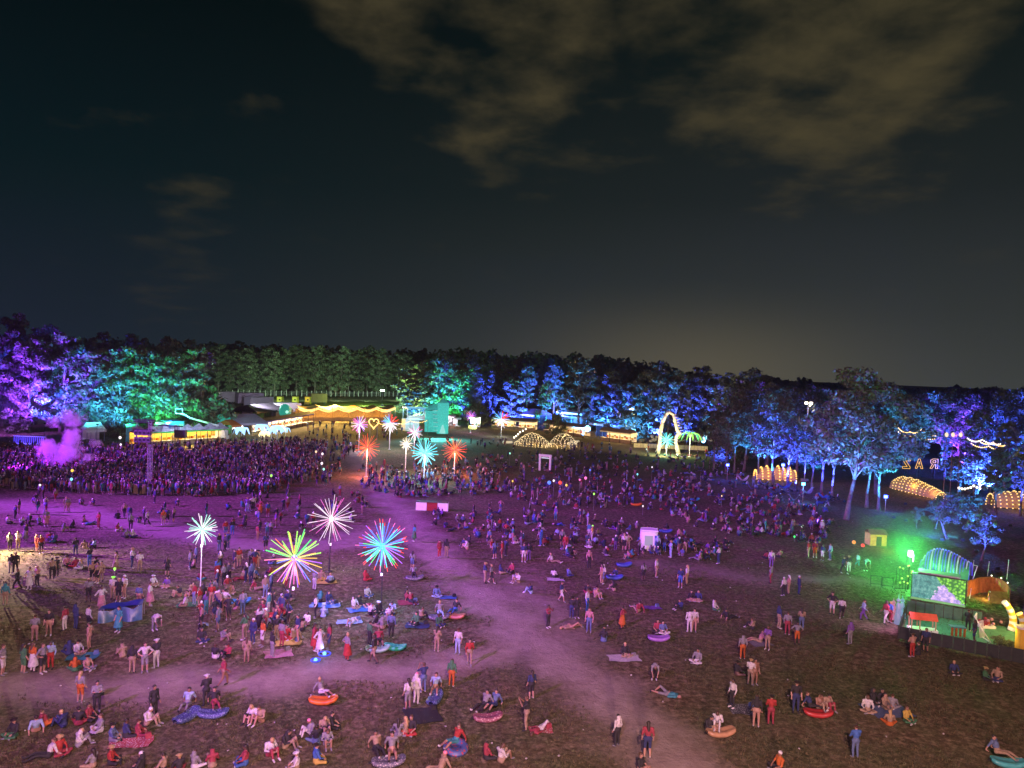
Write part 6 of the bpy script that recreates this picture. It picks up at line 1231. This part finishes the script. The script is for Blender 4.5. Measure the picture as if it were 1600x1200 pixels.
for i, (px, py) in enumerate([(1360, 915), (1378, 918), (1398, 922)]):
    t = thing('crowd_barrier', ('left steel crowd barrier beside the green lamp', 'middle steel crowd barrier beside the green lamp', 'steel crowd barrier nearest the LED screen')[i], 'barrier', G(px, py), -.15, 'steel crowd barriers by the green lamp'); wd_ = 1.0
    MB().tube((0, 0, .1), (0, 0, 1.0), .03).tube((wd_, 0, .1), (wd_, 0, 1.0), .03).tube((0, 0, 1.0), (wd_, 0, 1.0), .03).tube((0, 0, .2), (wd_, 0, .2), .03).build('frame', BLACK, t)
    for k in range(7): MB().tube((wd_ * (k + 1) / 8, 0, .2), (wd_ * (k + 1) / 8, 0, 1.0), .012, None, 4).build('bar', BLACK, t)
    MB().box((0, 0, .03), (.06, .5, .06)).box((wd_, 0, .03), (.06, .5, .06)).build('foot', BLACK, t)
# low work lamp at the left edge of the field (throws the long shadows there)
g = G(-38, 858); t = thing('work_lamp', 'low warm work lamp on a tripod beyond the left edge', 'lamp', g)
for k in range(3): MB().tube((math.cos(k * 2.1) * .6, math.sin(k * 2.1) * .6, 0), (0, 0, 2.2), .03).build('leg', BLACK, t)
MB().tube((0, 0, 2.2), (0, 0, 3.2), .03).build('pole', BLACK, t); MB().box((0, 0, 3.3), (.3, .5, .35)).build('lamp_head', BLACK, t)
spot('work_beam', g + Vector((.3, -.2, 3.2)), G(110, 950), (1, .74, .36), 25000, 140, .8, .12)
MATSMOKE = 1
# ------------------------------------------------------------------ smoke
def smoke(name, label, lo, hi, blobs, dens, color, nscale, aniso=0.0, thr=(.42, .62)):
    mb = MB(); c = (lo + hi) / 2; d = hi - lo; mb.box((0, 0, 0), d); m = bpy.data.materials.new(name); m.use_nodes = True; T2 = m.node_tree; T2.nodes.clear()
    o_ = T2.nodes.new('ShaderNodeOutputMaterial'); pv = T2.nodes.new('ShaderNodeVolumePrincipled'); T2.links.new(pv.outputs[0], o_.inputs['Volume']); pv.inputs['Color'].default_value = (*color, 1); pv.inputs['Anisotropy'].default_value = aniso
    tcn = T2.nodes.new('ShaderNodeTexCoord').outputs['Object']; acc = None
    def m_(op, a, b=None):
        n = T2.nodes.new('ShaderNodeMath'); n.operation = op
        for i, v in enumerate((a, b)):
            if v is None: continue
            if isinstance(v, (int, float)): n.inputs[i].default_value = v
            else: T2.links.new(v, n.inputs[i])
        return n.outputs[0]
    nz = T2.nodes.new('ShaderNodeTexNoise'); nz.inputs['Scale'].default_value = nscale; nz.inputs['Detail'].default_value = 5; nz.inputs['Roughness'].default_value = .65; nz.inputs['Distortion'].default_value = .6; T2.links.new(tcn, nz.inputs['Vector'])
    for (p, r, wgt) in blobs:
        dn = T2.nodes.new('ShaderNodeVectorMath'); dn.operation = 'DISTANCE'; T2.links.new(tcn, dn.inputs[0]); dn.inputs[1].default_value = tuple(p - c)
        f = m_('MULTIPLY', m_('MAXIMUM', m_('SUBTRACT', 1.0, m_('DIVIDE', dn.outputs['Value'], r)), 0.0), wgt); acc = f if acc is None else m_('MAXIMUM', acc, f)
    v = m_('ADD', acc, m_('MULTIPLY', m_('SUBTRACT', nz.outputs['Fac'], .5), 1.5))
    mr = T2.nodes.new('ShaderNodeMapRange'); mr.interpolation_type = 'SMOOTHSTEP'; T2.links.new(v, mr.inputs[0]); mr.inputs[1].default_value = thr[0]; mr.inputs[2].default_value = thr[1]
    T2.links.new(m_('MULTIPLY', m_('MULTIPLY', mr.outputs[0], m_('GREATER_THAN', acc, .02)), dens), pv.inputs['Density'])
    o = mb.build(name, m); o.location = c; tag(o, label, 'smoke', kind='stuff'); return o
Yp = 120.0; A = lambda x, y, dy=0: AT(x, y, Yp + dy)
smoke('purple_smoke', 'billowing purple smoke plume over the crowd at left', Vector((A(40, 700).x, Yp - 5, .3)), Vector((A(190, 700).x, Yp + 5, A(100, 620).z)),
      [(A(92, 722), 4.4, 1.0), (A(105, 705), 3.6, .95), (A(115, 680), 3.2, .85), (A(112, 656), 3.2, .9), (A(85, 658), 2.6, .7), (A(135, 655), 2.4, .6), (A(138, 715), 3.2, .65), (A(150, 690), 3.0, .55), (A(75, 700), 3.4, .85)], .75, (.93, .85, 1.0), .55)
spot('plume_light', (A(60, 760).x, Yp - 13, 2.5), tuple(A(100, 700)), (.44, .02, 1), 42000, 48, .8, .4)
smoke('green_mist', 'green-lit mist hanging round the blazing green lamp', G(1418, 921) + Vector((-9, -3, .1)), G(1418, 921) + Vector((7, 14, 7)), [(G(1418, 921) + Vector((0, 2, 3)), 9, 1.1)], .011, (1, 1, 1), .25, thr=(.1, 1.0))
smoke('drifting_haze', 'thin violet haze drifting before the left wood', Vector((AT(-60, 680, 182).x, 168, 1)), Vector((AT(320, 680, 182).x, 192, 17)),
      [(AT(0, 660, 182), 16, .9), (AT(60, 650, 182), 14, .8), (AT(150, 650, 182), 13, .75), (AT(215, 645, 182), 12, .7), (AT(255, 630, 182), 11, .65)], .03, (1, 1, 1), .10, thr=(.2, .9))
spot('haze_light', (AT(-60, 700, 150).x, 150, 14), tuple(AT(60, 680, 178)), (.40, .08, 1), 80000, 50, .8, .5)
# ------------------------------------------------------------------ people labels: look first, then what they are beside
LMK = [(446, 985, 'rainbow firework lamp'), (596, 957, 'cyan firework lamp'), (514, 893, 'white-pink firework lamp'), (313, 925, 'mint-white firework lamp'), (505, 1099, 'orange lounger'), (679, 1096, 'light blue lounger'), (762, 1126, 'floral lounger'), (607, 1196, 'patterned lounger'), (590, 1018, 'mint lounger'),
       (617, 1015, 'emerald lounger'), (1029, 1001, 'violet lounger'), (1278, 1119, 'red three-seat lounger'), (1126, 1149, 'tan lounger'), (310, 1122, 'sparkling blue loungers'), (1014, 860, 'white booth'), (676, 797, 'white-red counter'), (190, 966, 'blue sheet shelter'), (508, 946, 'blue tarp'), (660, 1119, 'black blanket'), (975, 1029, 'white blanket'), (1385, 1112, 'denim blanket'),
       (1404, 975, 'glowing totems'), (1424, 986, 'red-roofed shelter'), (1360, 853, 'canvas hut'), (960, 905, 'navy lounger'), (868, 906, 'couple\'s white blanket'), (700, 950, 'striped lounger'), (1162, 1109, 'striped blanket'), (845, 1141, 'red-white rug'), (1188, 1006, 'grey blanket'), (205, 1160, 'patterned rug'), (130, 1026, 'teal blanket'), (1575, 1197, 'teal lounger'), (450, 1005, 'yellow blanket'), (233, 768, 'lighting tower')]
seen = {}
HT = {'white': 'white-capped ', 'pink': 'pink-haired ', 'red': 'red-capped ', 'lime': 'glow-hatted '}
for (o, px, py, p, top, bot, hat, key) in PEOPLE:
    lx, ly, ln = min(LMK, key=lambda m: (m[0] - px) ** 2 + ((m[1] - py) * 1.6) ** 2); dx, dy = px - lx, (py - ly) * 1.6
    rel = ('left of' if dx < 0 else 'right of') if abs(dx) > abs(dy) else ('behind' if dy < 0 else 'in front of')
    tn, bn = PAL[top][0], PAL[bot][0]
    wear = 'dress' if p == 'd' else None
    cl = (f'a {tn} dress' if tn == bn else f'{tn} bodice and {bn} skirt') if p == 'd' else (f'all {tn}' if tn == bn else f'{tn} top, {bn} bottoms')
    base = f'{HT.get(hat, "")}{PTXT[p]} person in {cl}, {rel} the {ln}'
    seen.setdefault(base, []).append((math.hypot(dx, dy), o))
for base, l in seen.items():
    l.sort(key=lambda x: x[0])
    for i, (d, o) in enumerate(l):
        o['label'] = base if len(l) == 1 else base + ', ' + (['closest to it', 'second from it', 'third from it', 'fourth from it', 'fifth from it', 'sixth from it', 'seventh from it'] + ['farther away'] * 9)[i]
        o['category'] = 'person'; o['group'] = 'festival goers on the field'

# ------------------------------------------------------------------ night air: thin smoke haze over the whole place
hz = bpy.data.materials.new('haze_air'); hz.use_nodes = True; T3 = hz.node_tree; T3.nodes.clear()
ho = T3.nodes.new('ShaderNodeOutputMaterial'); hv = T3.nodes.new('ShaderNodeVolumePrincipled'); T3.links.new(hv.outputs[0], ho.inputs['Volume'])
hv.inputs['Color'].default_value = (.9, .92, 1, 1); hv.inputs['Density'].default_value = .00004; hv.inputs['Anisotropy'].default_value = .1
tag(MB().box((0, 260, 29), (900, 640, 62)).build('haze', hz), 'thin festival smoke haze filling the night air', 'haze', kind='stuff')
